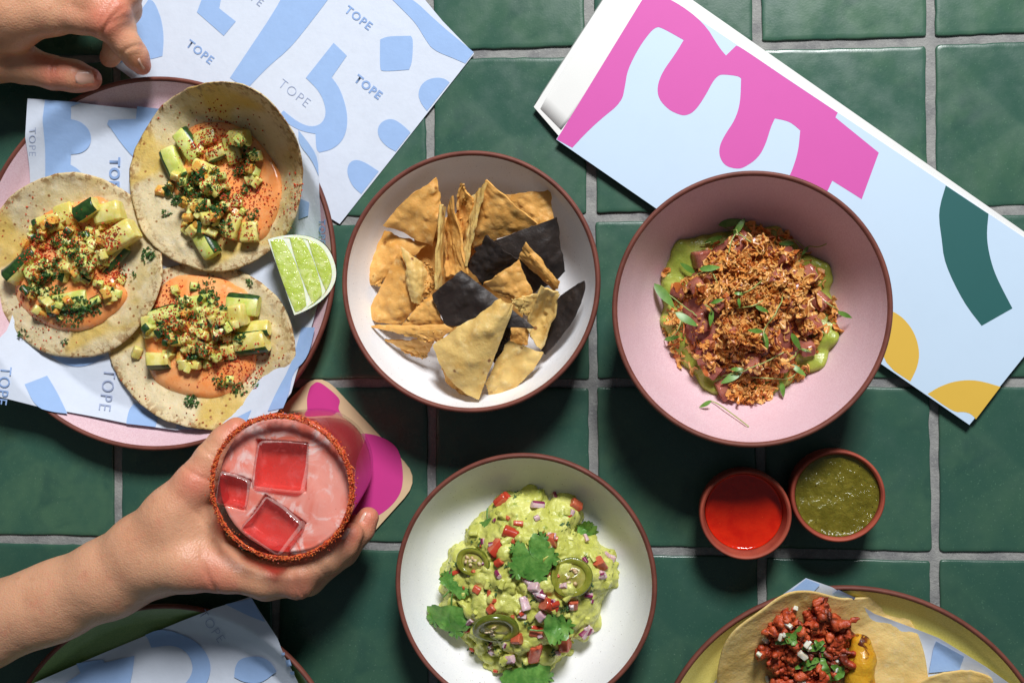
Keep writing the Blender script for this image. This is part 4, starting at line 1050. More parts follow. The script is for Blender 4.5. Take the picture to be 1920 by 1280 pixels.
V = V + N * (0.0012 * fbm(V, 110, 5, 2) + 0.0010 * np.abs(fbm(V, 300, 9, 2)))[:, None]
V[:, 2] = np.maximum(V[:, 2], b_guac.z(V[:, 0], V[:, 1]) - 0.0004)
mesh('mash', V, F, GUAC, Gd)
TOM = foodmat('tomato_flesh', srgb(190, 86, 58), srgb(206, 118, 86), 0.22, 160, 0.0004, 500, 0.4, 0.003)
TSKIN = foodmat('tomato_skin', srgb(176, 56, 36), srgb(192, 76, 50), 0.18, 160, 0, 0, 0.2, 0.003)
ONI = foodmat('red_onion_flesh', srgb(216, 190, 190), srgb(200, 160, 170), 0.25, 200, 0.0002, 500, 0.5, 0.003)
OSKIN = foodmat('red_onion_skin', srgb(120, 34, 74), srgb(142, 50, 90), 0.25, 160, 0, 0, 0.2, 0.003)
tree = bvh(Gd)
for (x, y, s) in ((590, 545, 9.5), (600, 622, 6), (665, 462, 9), (870, 505, 8), (1150, 632, 8.5), (872, 858, 9.5), (805, 1000, 8), (790, 1112, 10), (955, 1062, 9.5), (1003, 846, 6.5), (420, 972, 6), (1020, 312, 6.5), (610, 290, 8), (668, 1195, 7), (560, 880, 6), (640, 270, 6), (1290, 900, 1), (740, 640, 6), (700, 1040, 7), (480, 770, 5)):
    if s > 2:
        q = g4([(x, y)])[0]; cube_at('tomato_dice', Gd, tree, q[0], q[1], s * 0.001 * 0.92, rs, [TOM, TSKIN], 0.55, rs.choice(['T', 'L', 'R']), (0.9, 1.4), 0.6)
for (x, y, s) in ((812, 310, 6), (825, 490, 6), (795, 762, 8), (820, 800, 7), (735, 850, 7.5), (725, 910, 6), (830, 915, 7), (1085, 985, 8), (1060, 1010, 6), (1160, 690, 6), (1190, 800, 4.5), (1215, 606, 5), (1085, 797, 5), (1190, 580, 4), (905, 262, 4), (650, 1150, 6), (440, 690, 4), (760, 725, 6), (885, 480, 6), (950, 750, 4), (270, 690, 4), (560, 1110, 5)):
    q = g4([(x, y)])[0]; cube_at('onion_dice', Gd, tree, q[0], q[1], s * 0.001 * 0.8, rs, [ONI, OSKIN], 0.52, rs.choice(['L', 'R', 'L', None]), (1.0, 2.0), 0.5)
CIL = foodmat('cilantro_leaf', srgb(74, 126, 48), srgb(112, 160, 74), 0.36, 130, 0.0009, 170, 0.15, 0.002)
CILD = foodmat('chopped_herb', srgb(46, 82, 34), srgb(62, 102, 44), 0.5, 200, 0, 0, 0.0)
tree = bvh(Gd)
for (x, y, r, n) in ((690, 250, 10, 16), (560, 780, 14, 24), (950, 880, 12, 26), (780, 820, 11, 20), (350, 650, 13, 26), (580, 1080, 16, 26), (850, 680, 8, 12), (480, 520, 12, 14), (960, 420, 10, 14), (1100, 760, 10, 14), (760, 950, 9, 12), (900, 1120, 10, 14), (660, 640, 9, 10), (1080, 600, 9, 10), (440, 1120, 10, 12), (720, 540, 10, 10)):
    q = g4([(x, y)])[0]; herb_tuft('chopped_herb', Gd, tree, q[0], q[1], r, n, rs, CILD, 0.0018, 0.0006)
for k_ in range(90):
    j = rs.randint(len(G_OUT)); q = gc + (G_OUT[j] - gc) * math.sqrt(rs.uniform(0.0, 0.85)); w_ = rs.randint(3)
    cube_at(['tomato_bit', 'onion_bit', 'avocado_bit'][w_], Gd, tree, q[0], q[1], rs.uniform(0.0018, 0.0034) * (1.5 if w_ == 2 else 1), rs, [[TOM, TSKIN], [ONI, OSKIN], [GUAC, GUAC]][w_], 0.5, rs.choice(['L', 'T']), (0.9, 2.2), 0.7)
# pickled jalapeno slices
JAL = foodmat('jalapeno_wall', srgb(124, 128, 38), srgb(146, 146, 58), 0.15, 200, 0.0003, 300, 0.5, 0.004, spec=0.6)
JSK = foodmat('jalapeno_skin', srgb(84, 96, 26), srgb(100, 110, 36), 0.15, 200, 0, 0, 0.2, 0.003)
JIN = foodmat('jalapeno_membrane', srgb(150, 146, 60), srgb(176, 168, 92), 0.2, 200, 0.0004, 400, 0.5, 0.003)
JSEED = foodmat('jalapeno_seed', srgb(222, 200, 158), srgb(206, 172, 130), 0.3, 200, 0, 0, 0.3, 0.002)
def jalapeno(label, x, y, rx, ry, tiltv, rot, seed):
    q = g4([(x, y)])[0]; h, n = drop(treeJ, q[0], q[1]); rs = np.random.RandomState(seed)
    n = np.array([0, 0, 1.0]) + np.array(tiltv); Fm = frame(n, ang=rot); k = 0.34367 * mpp(q[0], q[1], h[2])
    c = h + Fm[2] * 0.0022; T = thing('jalapeno_slice', label, 'jalapeno', c, 'jalapeno slices on the guacamole')
    def loop(r, z, wob=0.03): return [c + Fm[0] * rx * k * r * (1 + wob * math.sin(3 * t + seed)) * math.cos(t) + Fm[1] * ry * k * r * (1 + wob * math.sin(2 * t + seed)) * math.sin(t) + Fm[2] * (z + 0.0005 * math.sin(2 * t + seed)) for t in np.linspace(0, 2 * PI, 40, endpoint=False)]
    def rev(name, prof, mat):
        V = np.concatenate([loop(r, z) for r, z in prof]); F = [(i * 40 + j, i * 40 + (j + 1) % 40, (i + 1) * 40 + (j + 1) % 40, (i + 1) * 40 + j) for i in range(len(prof) - 1) for j in range(40)]
        return mesh(name, V, F, mat, T)
    w = rev('wall', [(0.66, -0.0018), (0.65, 0.0008), (0.70, 0.0018), (0.88, 0.0021), (0.95, 0.0018)], JAL)
    rev('skin', [(0.95, 0.0018), (0.99, 0.0012), (1.0, 0), (0.99, -0.0015), (0.95, -0.002)], JSK)
    rev('membrane', [(0.67, 0.0006), (0.58, 0.0002), (0.45, 0.0010), (0.3, 0.0015), (0.12, 0.0018), (0.001, 0.0018)], JIN)
    for i in range(7):
        a = rs.uniform(0, 2 * PI); r = rs.uniform(0.15, 0.52); p = c + Fm[0] * rx * k * r * math.cos(a) + Fm[1] * ry * k * r * math.sin(a) + Fm[2] * 0.0018
        V2 = []; F2 = []; L = 0.0019; G2 = frame(Fm[2] + rs.normal(size=3) * 0.3, ang=rs.uniform(0, 6))
        for t in range(8):
            aa = t * PI / 4; V2.append(p + G2[0] * L * math.cos(aa) + G2[1] * L * 0.75 * math.sin(aa))
        V2 += [p + G2[2] * 0.0007, p - G2[2] * 0.0006]
        for t in range(8): F2 += [(t, (t + 1) % 8, 8), ((t + 1) % 8, t, 9)]
        mesh('seed', np.array(V2), F2, JSEED, T)
treeJ = bvh(Gd)
jalapeno('olive jalapeno slice on the left of the guacamole, just left of the tomato pieces', 465, 620, 100, 78, (-0.25, 0.1, 0), -0.25, 1)
jalapeno('largest olive jalapeno slice on the guacamole, right of the central cilantro leaf', 990, 702, 116, 112, (0.15, 0.12, 0), 0.3, 2)
jalapeno('jalapeno slice tipped on edge near the lower left of the guacamole', 580, 968, 128, 105, (0.1, -0.75, 0), 0.0, 3)
# cilantro leaves
def cilantro(label, x, y, size, rot, seed, curl=0.2, lobes=((0, 1.0), (62, 0.85), (-62, 0.85)), lift=0.0015, tilt=(0, 0, 0), fold=0.0):
    q = g4([(x, y)])[0]; h, n = drop(treeC, q[0], q[1]); rs = np.random.RandomState(seed); k = 0.34367 * mpp(q[0], q[1], h[2])
    Fm = frame(np.array([0, 0, 1.0]) + 0.35 * n + np.array(tilt), ang=R(-rot)); c = h + Fm[2] * lift
    S = size * 1.25 * k; V, F = [], []
    T = thing('cilantro_leaf', label, 'leaf', c, 'cilantro leaves on the guacamole')
    def P(u, v):
        r2 = u * u + v * v
        z = -curl * S * r2 * 0.6 + fold * abs(v) * S + 0.04 * S * math.sin(u * 9 + seed) * math.cos(v * 8)
        return c + Fm[0] * u * S + Fm[1] * v * S + Fm[2] * z
    for a, L in lobes:
        a = R(a); b = len(V); outl = []
        half = [(0.05, 0.06), (0.28, 0.20), (0.40, 0.34), (0.52, 0.42), (0.56, 0.33), (0.70, 0.40), (0.78, 0.30), (0.76, 0.22), (0.92, 0.22), (0.96, 0.12), (0.90, 0.08), (1.05, 0.0)]
        for (u, v) in half: outl.append((u, v * rs.uniform(0.9, 1.15)))
        for (u, v) in half[-2::-1]: outl.append((u, -v * rs.uniform(0.9, 1.15)))
        spine = [(0.0, 0), (0.3, 0), (0.55, 0), (0.8, 0)]
        pts = [(u * L, v * L) for u, v in spine + outl]
        for u, v in pts: V.append(P(u * math.cos(a) - v * math.sin(a), u * math.sin(a) + v * math.cos(a)))
        n0 = b + len(spine); no = len(outl)
        def sp(i):
            u = outl[i][0]; return b + (1 if u < 0.45 else 2 if u < 0.72 else 3)
        for i in range(no - 1):
            s0, s1 = sp(i), sp(i + 1); F.append((s0, n0 + i, n0 + i + 1))
            if s0 != s1: F.append((s0, n0 + i + 1, s1))
        F += [(b, n0, b + 1), (b, b + 1, n0 + no - 1)]
    V = np.array(V); nv = len(V)
    V2 = V - Fm[2] * 0.00022; F = F + [tuple(nv + i for i in f[::-1]) for f in F]
    mesh('blade', np.concatenate([V, V2]), F, CIL, T)
    st = [P(-0.02, 0.0), P(-0.22, 0.03), P(-0.42, 0.1)]; Vs, Fs = [], []
    for i, p in enumerate(st):
        for t in range(6): Vs.append(p + Fm[1] * 0.0006 * math.cos(t * PI / 3) + Fm[2] * 0.0006 * math.sin(t * PI / 3))
    for i in range(2):
        for t in range(6): Fs.append((i * 6 + t, i * 6 + (t + 1) % 6, (i + 1) * 6 + (t + 1) % 6, (i + 1) * 6 + t))
    mesh('stalk', np.array(Vs), Fs, CIL, T)
treeC = bvh(Gd)
cilantro('bright cilantro leaf at the centre top of the guacamole', 775, 570, 140, 70, 1, 0.12, ((0, 1.0), (60, 0.9), (-58, 0.95), (125, 0.8), (-125, 0.7)), lift=0.005)
cilantro('dark cilantro leaf at the upper left of the guacamole', 545, 385, 110, 62, 2, 0.3, ((0, 1.0), (50, 0.8), (-55, 0.75)), tilt=(-0.3, 0, 0))
cilantro('rolled cilantro leaf at the upper right edge of the guacamole', 1030, 420, 100, 30, 3, 0.3, ((0, 1.0), (38, 0.7), (-35, 0.7)), fold=0.5)
cilantro('upper of two dark cilantro leaves at the left edge of the guacamole', 335, 770, 100, -60, 4, 0.3, ((0, 1.0), (50, 0.85), (-60, 0.9)), tilt=(-0.3, 0.1, 0), lift=0.003)
cilantro('largest cilantro leaf hanging over the left edge of the guacamole', 350, 850, 150, 85, 5, 0.25, ((0, 1.0), (45, 0.85), (-55, 1.0)), tilt=(-0.4, 0, 0), lift=0.004)
cilantro('glossy folded cilantro leaf between tomato pieces at lower right of the guacamole', 850, 990, 140, -12, 6, 0.1, ((0, 1.0), (30, 0.7), (-30, 0.7)), fold=0.55, lift=0.003)
cilantro('cilantro leaf at the lowest edge of the guacamole, cut by the frame', 730, 1190, 160, 75, 7, 0.3, ((0, 1.0), (50, 0.9), (-50, 0.9)))

# ------------------------------------------------------------------ tuna bowl
def g2(pts): return [(1140 + p[0] * 0.42187, 310 + p[1] * 0.42187) for p in pts]
tz0 = b_pink.prof[0][1]
Tn = thing('tuna_ceviche', 'mound of diced tuna on avocado mash topped with crispy shallots in the pink bowl', 'tuna ceviche', (b_pink.c[0], b_pink.c[1], tz0))
m = M('avocado_mash', srgb(150, 164, 62), 0.3, 0.5)
m.mix(m.ramp(m.noise(60, 4, 0.6), 0.4, 0.66), srgb(174, 182, 84)); m.mix(m.ramp(m.noise(120, 3), 0.6, 0.75, 0, 0.6), srgb(116, 128, 44))
m.bump(m.noise(160, 4, 0.6), 0.0012, 0.9); m.sss(0.35, 0.004, (0.9, 1.0, 0.3)); AVO = m.m
OUT2 = [(238, 500), (220, 560), (240, 640), (235, 700), (272, 765), (300, 860), (370, 925), (420, 990), (500, 1012), (620, 1045), (700, 1030), (790, 985), (860, 925), (930, 912), (990, 820), (1022, 740), (1005, 600), (992, 480), (960, 420), (880, 380), (800, 300), (720, 270), (600, 250), (520, 290), (400, 315), (310, 340), (262, 430)]
blob(Tn, g2(OUT2), lambda x, y: float(b_pink.z(np.array([at(x, y, 0.02)[0]]), np.array([at(x, y, 0.02)[1]]))[0]), 0.017, AVO, 61, 'avocado_mash', fine=0.0022, nr=36, nz=0.0030, n=6, pw=3.5, nsc=75)
cx2, cy2 = 1140 + 625 * 0.42187, 310 + 640 * 0.42187
def zt(x, y): return tz0 + 0.010 + 0.020 * max(0, 1 - ((x - cx2) / 150) ** 2 - ((y - cy2) / 165) ** 2)
ring = [(625 + 300 * math.cos(t), 650 + 330 * math.sin(t)) for t in np.linspace(0, 2 * PI, 14, endpoint=False)]
TUNA = foodmat('raw_tuna', srgb(146, 80, 66), srgb(174, 112, 94), 0.2, 90, 0.0004, 200, 0.6, 0.006, spec=0.4, c3=srgb(122, 56, 50), t3=(0.55, 0.72), sc3=60)
blob(Tn, g2(ring), zt, 0.004, TUNA, 62, 'marinated_tuna', nr=16, nz=0.0015, n=4)
rs = np.random.RandomState(5); tree = bvh(Tn)
for (x, y, s) in ((400, 420, 14), (575, 355, 14), (660, 375, 14), (760, 410, 13), (870, 500, 14), (880, 715, 15), (745, 512, 12), (440, 845, 12), (515, 975, 13), (830, 640, 12), (620, 470, 12), (520, 420, 12), (700, 640, 13), (560, 740, 13), (760, 850, 12), (650, 880, 12), (420, 560, 13), (400, 700, 13), (500, 620, 12), (820, 580, 12), (700, 760, 13), (470, 780, 11), (600, 560, 12), (940, 600, 12), (880, 820, 12), (330, 560, 10), (480, 900, 11)):
    q = g2([(x + rs.normal() * 6, y + rs.normal() * 6)])[0]; cube_at('tuna_cube', Tn, tree, q[0], q[1], s * 0.00088, rs, [TUNA], 0.25, None, (0.9, 1.25), 0.25)
m = M('crispy_shallot', srgb(220, 148, 70), 0.36, 0.5)
m.mix(m.ramp(m.noise(90, 3), 0.4, 0.64), srgb(234, 184, 112)); m.mix(m.ramp(m.noise(260, 3), 0.52, 0.68), srgb(184, 100, 40))
m.bump(m.noise(600, 3), 0.0003, 0.9); m.sss(0.2, 0.002); SHAL = m.m
SHALD = foodmat('dark_crispy_shallot', srgb(188, 104, 42), srgb(160, 80, 32), 0.45, 200, 0.0003, 600, 0.1, 0.002)
SHALL = foodmat('pale_crispy_shallot', srgb(214, 164, 92), srgb(196, 134, 66), 0.4, 200, 0.0003, 600, 0.2, 0.002)
def crisps(name, spots, lmin, lmax, seed):
    rs = np.random.RandomState(seed); V, F, mi = [], [], []
    for (x, y, s, n) in spots:
        for _ in range(n):
            q = g2([(x + rs.normal() * s, y + rs.normal() * s)])[0]
            h, nn = drop(tree, q[0], q[1])
            if h is None or h[2] < tz0 + 0.004: continue
            Fm = frame(nn + rs.normal(size=3) * 0.5, ang=rs.uniform(0, 2 * PI)); Fm = Fm if rs.rand() < 0.35 else Fm[[0, 2, 1]]; L = rs.uniform(lmin, lmax); w = rs.uniform(0.0009, 0.0027) * min(1, lmax / 0.007); cu = rs.uniform(-1.6, 1.6); t_ = 0.0004
            c = h + Fm[2] * rs.uniform(0.0002, 0.0022); b = len(V); ns = 5
            for i in range(ns):
                a = (i / (ns - 1) - 0.5) * cu * 2; r = L / (abs(cu) * 2 + 0.3)
                p = c + Fm[0] * (math.sin(a) * r if abs(cu) > 0.25 else (i / (ns - 1) - 0.5) * L) + Fm[1] * (1 - math.cos(a)) * r * np.sign(cu) + Fm[2] * rs.normal() * 0.0004
                ww = w * (0.45 if i in (0, ns - 1) else rs.uniform(0.8, 1.2)); tw = rs.normal() * 0.4; sd = Fm[2] * math.cos(tw) + Fm[1] * math.sin(tw); th = Fm[1] * t_
                V += [p - sd * ww - th, p + sd * ww - th, p + sd * ww + th, p - sd * ww + th]
            mm = rs.choice([0, 0, 0, 0, 1, 2, 2])
            for i in range(ns - 1):
                for j in range(4): F.append((b + i * 4 + j, b + i * 4 + (j + 1) % 4, b + (i + 1) * 4 + (j + 1) % 4, b + (i + 1) * 4 + j)); mi.append(mm)
            F += [(b, b + 3, b + 2, b + 1), (b + ns * 4 - 4, b + ns * 4 - 3, b + ns * 4 - 2, b + ns * 4 - 1)]; mi += [mm, mm]
    o = mesh(name, np.array(V), F, [SHAL, SHALD, SHALL], Tn, False, mi); tag(o, kind='stuff'); return o
tree = bvh(Tn)
crisps('crispy_shallots', [(610, 500, 75, 190), (570, 760, 62, 120), (820, 560, 55, 80), (690, 640, 75, 120), (430, 560, 35, 26), (520, 450, 50, 40), (620, 980, 50, 60), (600, 1040, 28, 50), (700, 380, 70, 60), (1010, 640, 26, 36), (1040, 730, 14, 16), (300, 800, 35, 22), (300, 680, 26, 18), (340, 880, 40, 16), (860, 930, 26, 26), (740, 900, 50, 60), (900, 720, 40, 40), (640, 270, 40, 22), (860, 420, 40, 26), (240, 475, 9, 7), (460, 840, 60, 50), (320, 560, 30, 14)], 0.005, 0.0125, 3)
crisps('large_shallot_curls', [(610, 500, 90, 34), (560, 770, 70, 20), (820, 560, 60, 16), (700, 680, 80, 18), (620, 990, 50, 8)], 0.010, 0.018, 8)
tree = bvh(Tn)
crisps('shallot_crumbs', [(610, 500, 85, 200), (560, 780, 70, 120), (800, 580, 60, 90), (640, 1030, 40, 60), (300, 720, 50, 40), (650, 680, 110, 100)], 0.0016, 0.0034, 4)
MIC = foodmat('microgreen_leaf', srgb(86, 130, 48), srgb(112, 152, 66), 0.4, 150, 0, 0, 0.15, 0.002)
MST = foodmat('microgreen_stem', srgb(158, 172, 100), srgb(136, 156, 84), 0.4, 150, 0, 0, 0.15, 0.002)
tree = bvh(Tn, b_pink.o)
def sprig(pts, leaves, seed):
    """pts: stem through crop pixels; leaves: (x, y, dx, dy) from base to tip"""
    rs = np.random.RandomState(seed); st = spline(pts, 5); W = []
    for i, p in enumerate(st):
        q = g2([p])[0]; h, n = drop(tree, q[0], q[1]); W.append(h + np.array([0, 0, 0.0014 + 0.0022 * math.sin(PI * i / (len(st) - 1))]))
    W = np.array(W); zs = W[:, 2].copy()
    for i in range(1, len(zs) - 1): W[i, 2] = max(zs[max(0, i - 1):i + 2])
    T = bpy.data.objects.new('microgreen', None); C.objects.link(T); T.parent = Tn; T.location = Vector((W[0] - np.array(Tn.location)).tolist())
    V, F = [], []
    for i in range(len(W)):
        d = W[min(i + 1, len(W) - 1)] - W[max(i - 1, 0)]; d /= np.linalg.norm(d) + 1e-9; s1 = np.cross(d, (0, 0, 1.0)); s1 /= np.linalg.norm(s1) + 1e-9; s2 = np.cross(s1, d)
        for t in range(5): V.append(W[i] + 0.00042 * (s1 * math.cos(t * 2 * PI / 5) + s2 * math.sin(t * 2 * PI / 5)))
    for i in range(len(W) - 1):
        for t in range(5): F.append((i * 5 + t, i * 5 + (t + 1) % 5, (i + 1) * 5 + (t + 1) % 5, (i + 1) * 5 + t))
    mesh('stem', np.array(V), F, MST, T)
    for (x, y, dx, dy) in leaves:
        (ax, ay), (bx, by) = g2([(x, y), (x + dx, y + dy)])
        h0, _ = drop(tree, ax, ay); h1, _ = drop(tree, bx, by); z = max(h0[2], h1[2]) + 0.002
        p0, p1 = at(ax, ay, z), at(bx, by, z + rs.uniform(-0.001, 0.002)); d = p1 - p0; L = np.linalg.norm(d); s = np.cross(d / L, (0, 0, 1.0)) + np.array([0, 0, rs.uniform(-0.5, 0.5)]); V, F = [], []
        nL = 9
        for i in range(nL):
            u = i / (nL - 1); w = 0.145 * L * math.sin(PI * u ** 0.8) ** 0.8 + 0.0001
            c = p0 + d * u + np.array([0, 0, 0.0012 * math.sin(PI * u)])
            V += [c - s * w, c - np.array([0, 0, 0.12 * w]), c + s * w]
        for i in range(nL - 1):
            for j in (0, 1): F.append((i * 3 + j, i * 3 + j + 1, (i + 1) * 3 + j + 1, (i + 1) * 3 + j))
        mesh('leaf', np.array(V), F, MIC, T)
for k, (st, lv) in enumerate((
    ([(490, 265), (560, 300), (635, 342)], [(490, 265, 120, -20)]), ([(535, 390), (550, 330), (580, 290)], [(560, 310, 48, -75)]),
    ([(410, 355), (460, 340), (505, 310)], [(430, 345, 80, -30)]), ([(490, 530), (450, 470), (385, 490)], [(385, 478, -65, -45), (405, 462, 95, -10)]),
    ([(250, 560), (290, 590), (340, 630), (395, 670)], [(205, 525, 90, 105)]), ([(290, 655), (330, 650)], [(300, 655, 100, 60)]),
    ([(250, 775), (300, 745), (330, 680)], [(250, 775, 70, -15)]), ([(570, 570), (620, 560), (680, 515)], [(560, 568, 45, 4)]),
    ([(430, 620), (455, 640), (460, 700)], [(462, 640, -8, 75), (455, 612, 60, -18)]), ([(570, 635), (640, 625), (690, 600)], [(655, 625, 60, 28), (580, 590, 5, 42)]),
    ([(780, 570), (740, 660), (690, 730), (700, 800)], [(690, 740, 20, 75), (690, 738, -70, -6)]), ([(850, 810), (830, 770)], [(815, 745, 40, 75)]),
    ([(900, 830), (850, 815), (805, 865)], [(860, 818, 40, 8)]), ([(780, 830), (700, 870), (600, 910), (510, 935)], [(600, 910, -100, 60), (545, 905, 60, 0)]),
    ([(640, 940), (720, 945), (800, 945), (840, 915)], [(815, 885, 65, 50), (770, 960, 10, 70)]), ([(960, 605), (1010, 640), (1040, 660)], [(1020, 650, 65, 28)]),
    ([(625, 1160), (560, 1110), (490, 1060), (455, 1045)], [(460, 1045, -55, 30)]), ([(870, 365), (820, 335), (760, 345)], [(830, 345, -70, 5)]),
    ([(970, 350), (930, 365), (890, 360)], [(890, 360, -30, 40)]))):
    sprig(st, lv, k)

# ------------------------------------------------------------------ salsas
m = M('red_salsa', srgb(200, 38, 12), 0.1, 0.5); m.mix(m.ramp(m.noise(90, 4), 0.4, 0.7), srgb(186, 26, 8)); m.mix(m.mul(m.ramp(m.voro(300), 0.12, 0.08), m.ramp(m.noise(200, 2), 0.52, 0.56, 0, 0.7)), srgb(226, 76, 30)); m.bump(m.noise(60, 3), 0.0006, 0.5); m.bump(m.noise(420, 3), 0.0004, 0.5); m.sss(0.3, 0.002); RSAL = m.m
m = M('green_salsa', srgb(98, 90, 24), 0.12, 0.5); m.mix(m.ramp(m.noise(110, 4, 0.65), 0.4, 0.68), srgb(118, 108, 36)); m.mix(m.ramp(m.noise(260, 3), 0.56, 0.7, 0, 0.6), srgb(84, 84, 24))
m.mix(m.mul(m.ramp(m.voro(240), 0.13, 0.09), m.ramp(m.noise(160, 2), 0.5, 0.55, 0, 0.9)), srgb(22, 26, 10)); m.mix(m.mul(m.ramp(m.voro(330), 0.12, 0.09), m.ramp(m.noise(120, 2), 0.55, 0.6, 0, 0.8)), srgb(176, 168, 84))
m.bump(m.noise(200, 4, 0.6), 0.0015, 1.0); m.sss(0.2, 0.003); GSAL = m.m
def salsa(d, lev, mat, name, amp, seed):
    zl = d.h * lev; ri = float(np.interp(zl, d.prof[:, 1], d.prof[:, 0])); pr = [(1e-4, zl)] + [(ri * t, zl) for t in np.linspace(0.06, 0.93, 18)] + [(ri * 0.97, zl + 0.0004), (ri * 0.995, zl + 0.0012)]
    V, F = lathe_vf(pr[::-1], d.c, 96); r = np.hypot(V[:, 0] - d.c[0], V[:, 1] - d.c[1]) / ri
    V[:, 2] += amp * fbm(V, 120, seed, 3) * (r < 0.95)
    mesh(name, V, F, mat, d.o)
salsa(c_red, 0.60, RSAL, 'red_salsa', 0.0001, 3); salsa(c_grn, 0.86, GSAL, 'green_salsa', 0.0007, 4)

# ------------------------------------------------------------------ meat taco on the yellow plate
def zp(px, py):
    x, y = (px - 1540) / 195, (py - 1290) / 180; z = 0.011
    q = -x * 0.5 - y * 0.87
    if q > 0.35: z += 0.034 * ((q - 0.35) / 0.65) ** 1.3
    return z + 0.004 * max(0, -x - 0.5)
MT = thing('taco', 'taco of red chili meat with pineapple, diced onion and cilantro on the yellow plate', 'taco', at(1540, 1290, 0.011))
def rim_poly(parent, pts, zf, mat, seed):
    B = closed_spline(pts, 8); c = B.mean(0); nt = len(B); nr = 30; P = np.zeros((nr, nt, 3))
    for i in range(nr):
        rho = 1e-3 + (i / (nr - 1)) ** 0.8; q = c + (B - c) * rho
        for j in range(nt): P[i, j] = at(q[j, 0], q[j, 1], zf(q[j, 0], q[j, 1]))
    fl_ = P.reshape(-1, 3); P[:, :, 2] += (0.0009 * fbm(fl_, 60, seed, 2) + 0.0006 * np.maximum(fbm(fl_, 180, seed + 5, 2), -0.1)).reshape(nr, nt)
    tt = np.full((nr, nt), 0.0022); tt[-1] *= 0.4
    V, F = grid_shell(P, tt, True); return mesh('tortilla', V, F, mat, parent)
rim_poly(MT, c7([(222, 640), (240, 480), (300, 350), (450, 230), (600, 130), (740, 115), (900, 152), (1000, 152), (1150, 152), (1260, 235), (1340, 370), (1385, 560), (1380, 760), (1200, 960), (800, 1040), (420, 960), (260, 800)]), zp, TORTY, 71)
T2 = thing('taco', 'second taco tortilla just showing at the bottom right on the yellow plate', 'taco', at(1790, 1370, 0.012))
tortilla(T2, 1795, 1385, 130, 128, 0, lambda x, y: 0.0125 + (0.008 * max(0, (1300 - y) / 60) if y < 1300 else 0), 73, TORTY)
m = M('chili_meat', srgb(176, 66, 32), 0.4, 0.5); m.mix(m.ramp(m.noise(80, 4, 0.6), 0.4, 0.66), srgb(200, 92, 48)); m.mix(m.ramp(m.noise(200, 4), 0.52, 0.7), srgb(120, 34, 16)); m.mix(m.ramp(m.noise(60, 3), 0.54, 0.68, 0, 0.85), srgb(72, 26, 16))
m.bump(m.noise(300, 4, 0.65), 0.0012, 0.9); m.sss(0.2, 0.003); MEAT = m.m
rs = np.random.RandomState(15)
def meat(x, y, s, z):
    q = c7([(x, y)])[0]; h = at(q[0], q[1], zp(q[0], q[1]) + z); s *= 0.001
    f = Field(h - s * 2.0, h + s * 2.0, 0.0009)
    for i in range(7): f.ell(h + rs.normal(size=3) * s * 0.4, s * np.array([rs.uniform(0.7, 1.25), rs.uniform(0.25, 0.5), rs.uniform(0.2, 0.4)]), 0.0007, rand_rot(rs))
    V, F = f.mesh(); N = vnormals(V, F); V = V + N * (0.0017 * fbm(V, 210, rs.randint(99), 3) + 0.0008 * np.abs(fbm(V, 420, 3, 2)))[:, None]
    mesh('meat_piece', V, F, MEAT, MT)
for x, y, s, z in ((800, 205, 10, .011), (725, 262, 9, .009), (890, 275, 12, .012), (760, 350, 9, .013), (930, 330, 10, .011), (880, 390, 11, .014), (890, 460, 11, .013), (600, 250, 8, .006), (495, 445, 11, .008), (620, 430, 10, .010), (650, 500, 10, .012), (700, 570, 11, .012), (560, 620, 10, .008), (790, 590, 11, .012), (640, 330, 8, .009), (560, 340, 8, .007), (820, 510, 9, .012), (700, 430, 9, .012), (640, 640, 10, .01), (860, 560, 9, .011)):
    meat(x, y, s * 0.6, z * 0.75)
for k_ in range(90):
    a_, r_ = rs.uniform(0, 2 * PI), math.sqrt(rs.uniform(0, 1)); meat(715 + 250 * r_ * math.cos(a_) * 0.9, 420 + 235 * r_ * math.sin(a_), rs.uniform(2.8, 5.2), 0.006 + 0.008 * (1 - r_))
m = M('charred_pineapple', srgb(212, 160, 40), 0.3, 0.5); m.mix(m.ramp(m.noise(70, 3), 0.45, 0.7), srgb(206, 140, 20)); m.mix(m.ramp(m.noise(85, 4, 0.6, 0.8), 0.52, 0.60), srgb(84, 30, 14)); m.mix(m.ramp(m.noise(40, 3), 0.5, 0.7, 0, 0.7), srgb(186, 110, 22)); m.bump(m.noise(200, 3), 0.0012, 0.9); m.sss(0.4, 0.004); PINE = m.m
V_, F_ = [], []
f = Field(at(1570, 1320, 0.0) - np.array([0.0, 0.03, 0]), at(1680, 1180, 0.045), 0.0013)
def pt7(x, y, z): q = c7([(x, y)])[0]; return at(q[0], q[1], z)
f.chain([tuple(pt7(1015, 400, .017)) + (0.0065,), tuple(pt7(1020, 500, .018)) + (0.0085,), tuple(pt7(1010, 620, .0175)) + (0.0085,), tuple(pt7(1000, 700, .017)) + (0.008,)], 0.004)
V, F = f.mesh(); N = vnormals(V, F); V = V + N * (0.0008 * fbm(V, 120, 4, 2))[:, None]; mesh('pineapple', V, F, PINE, MT)
tree = bvh(MT); OW = foodmat('white_onion', srgb(226, 222, 206), srgb(206, 200, 178), 0.25, 200, 0.0002, 400, 0.5, 0.003)
for x, y, s in ((650, 206, 7), (612, 300, 8), (590, 350, 6), (490, 375, 9), (455, 460, 5.5), (715, 400, 8), (735, 425, 7), (690, 470, 8), (495, 595, 6), (690, 612, 8), (885, 492, 6), (805, 550, 8), (575, 365, 6), (870, 545, 6), (720, 520, 6), (620, 640, 7)):
    q = c7([(x, y)])[0]; cube_at('onion_dice', MT, tree, q[0], q[1], s * 0.00045, rs, [OW], 0.3, None, (0.8, 1.8), 0.9)
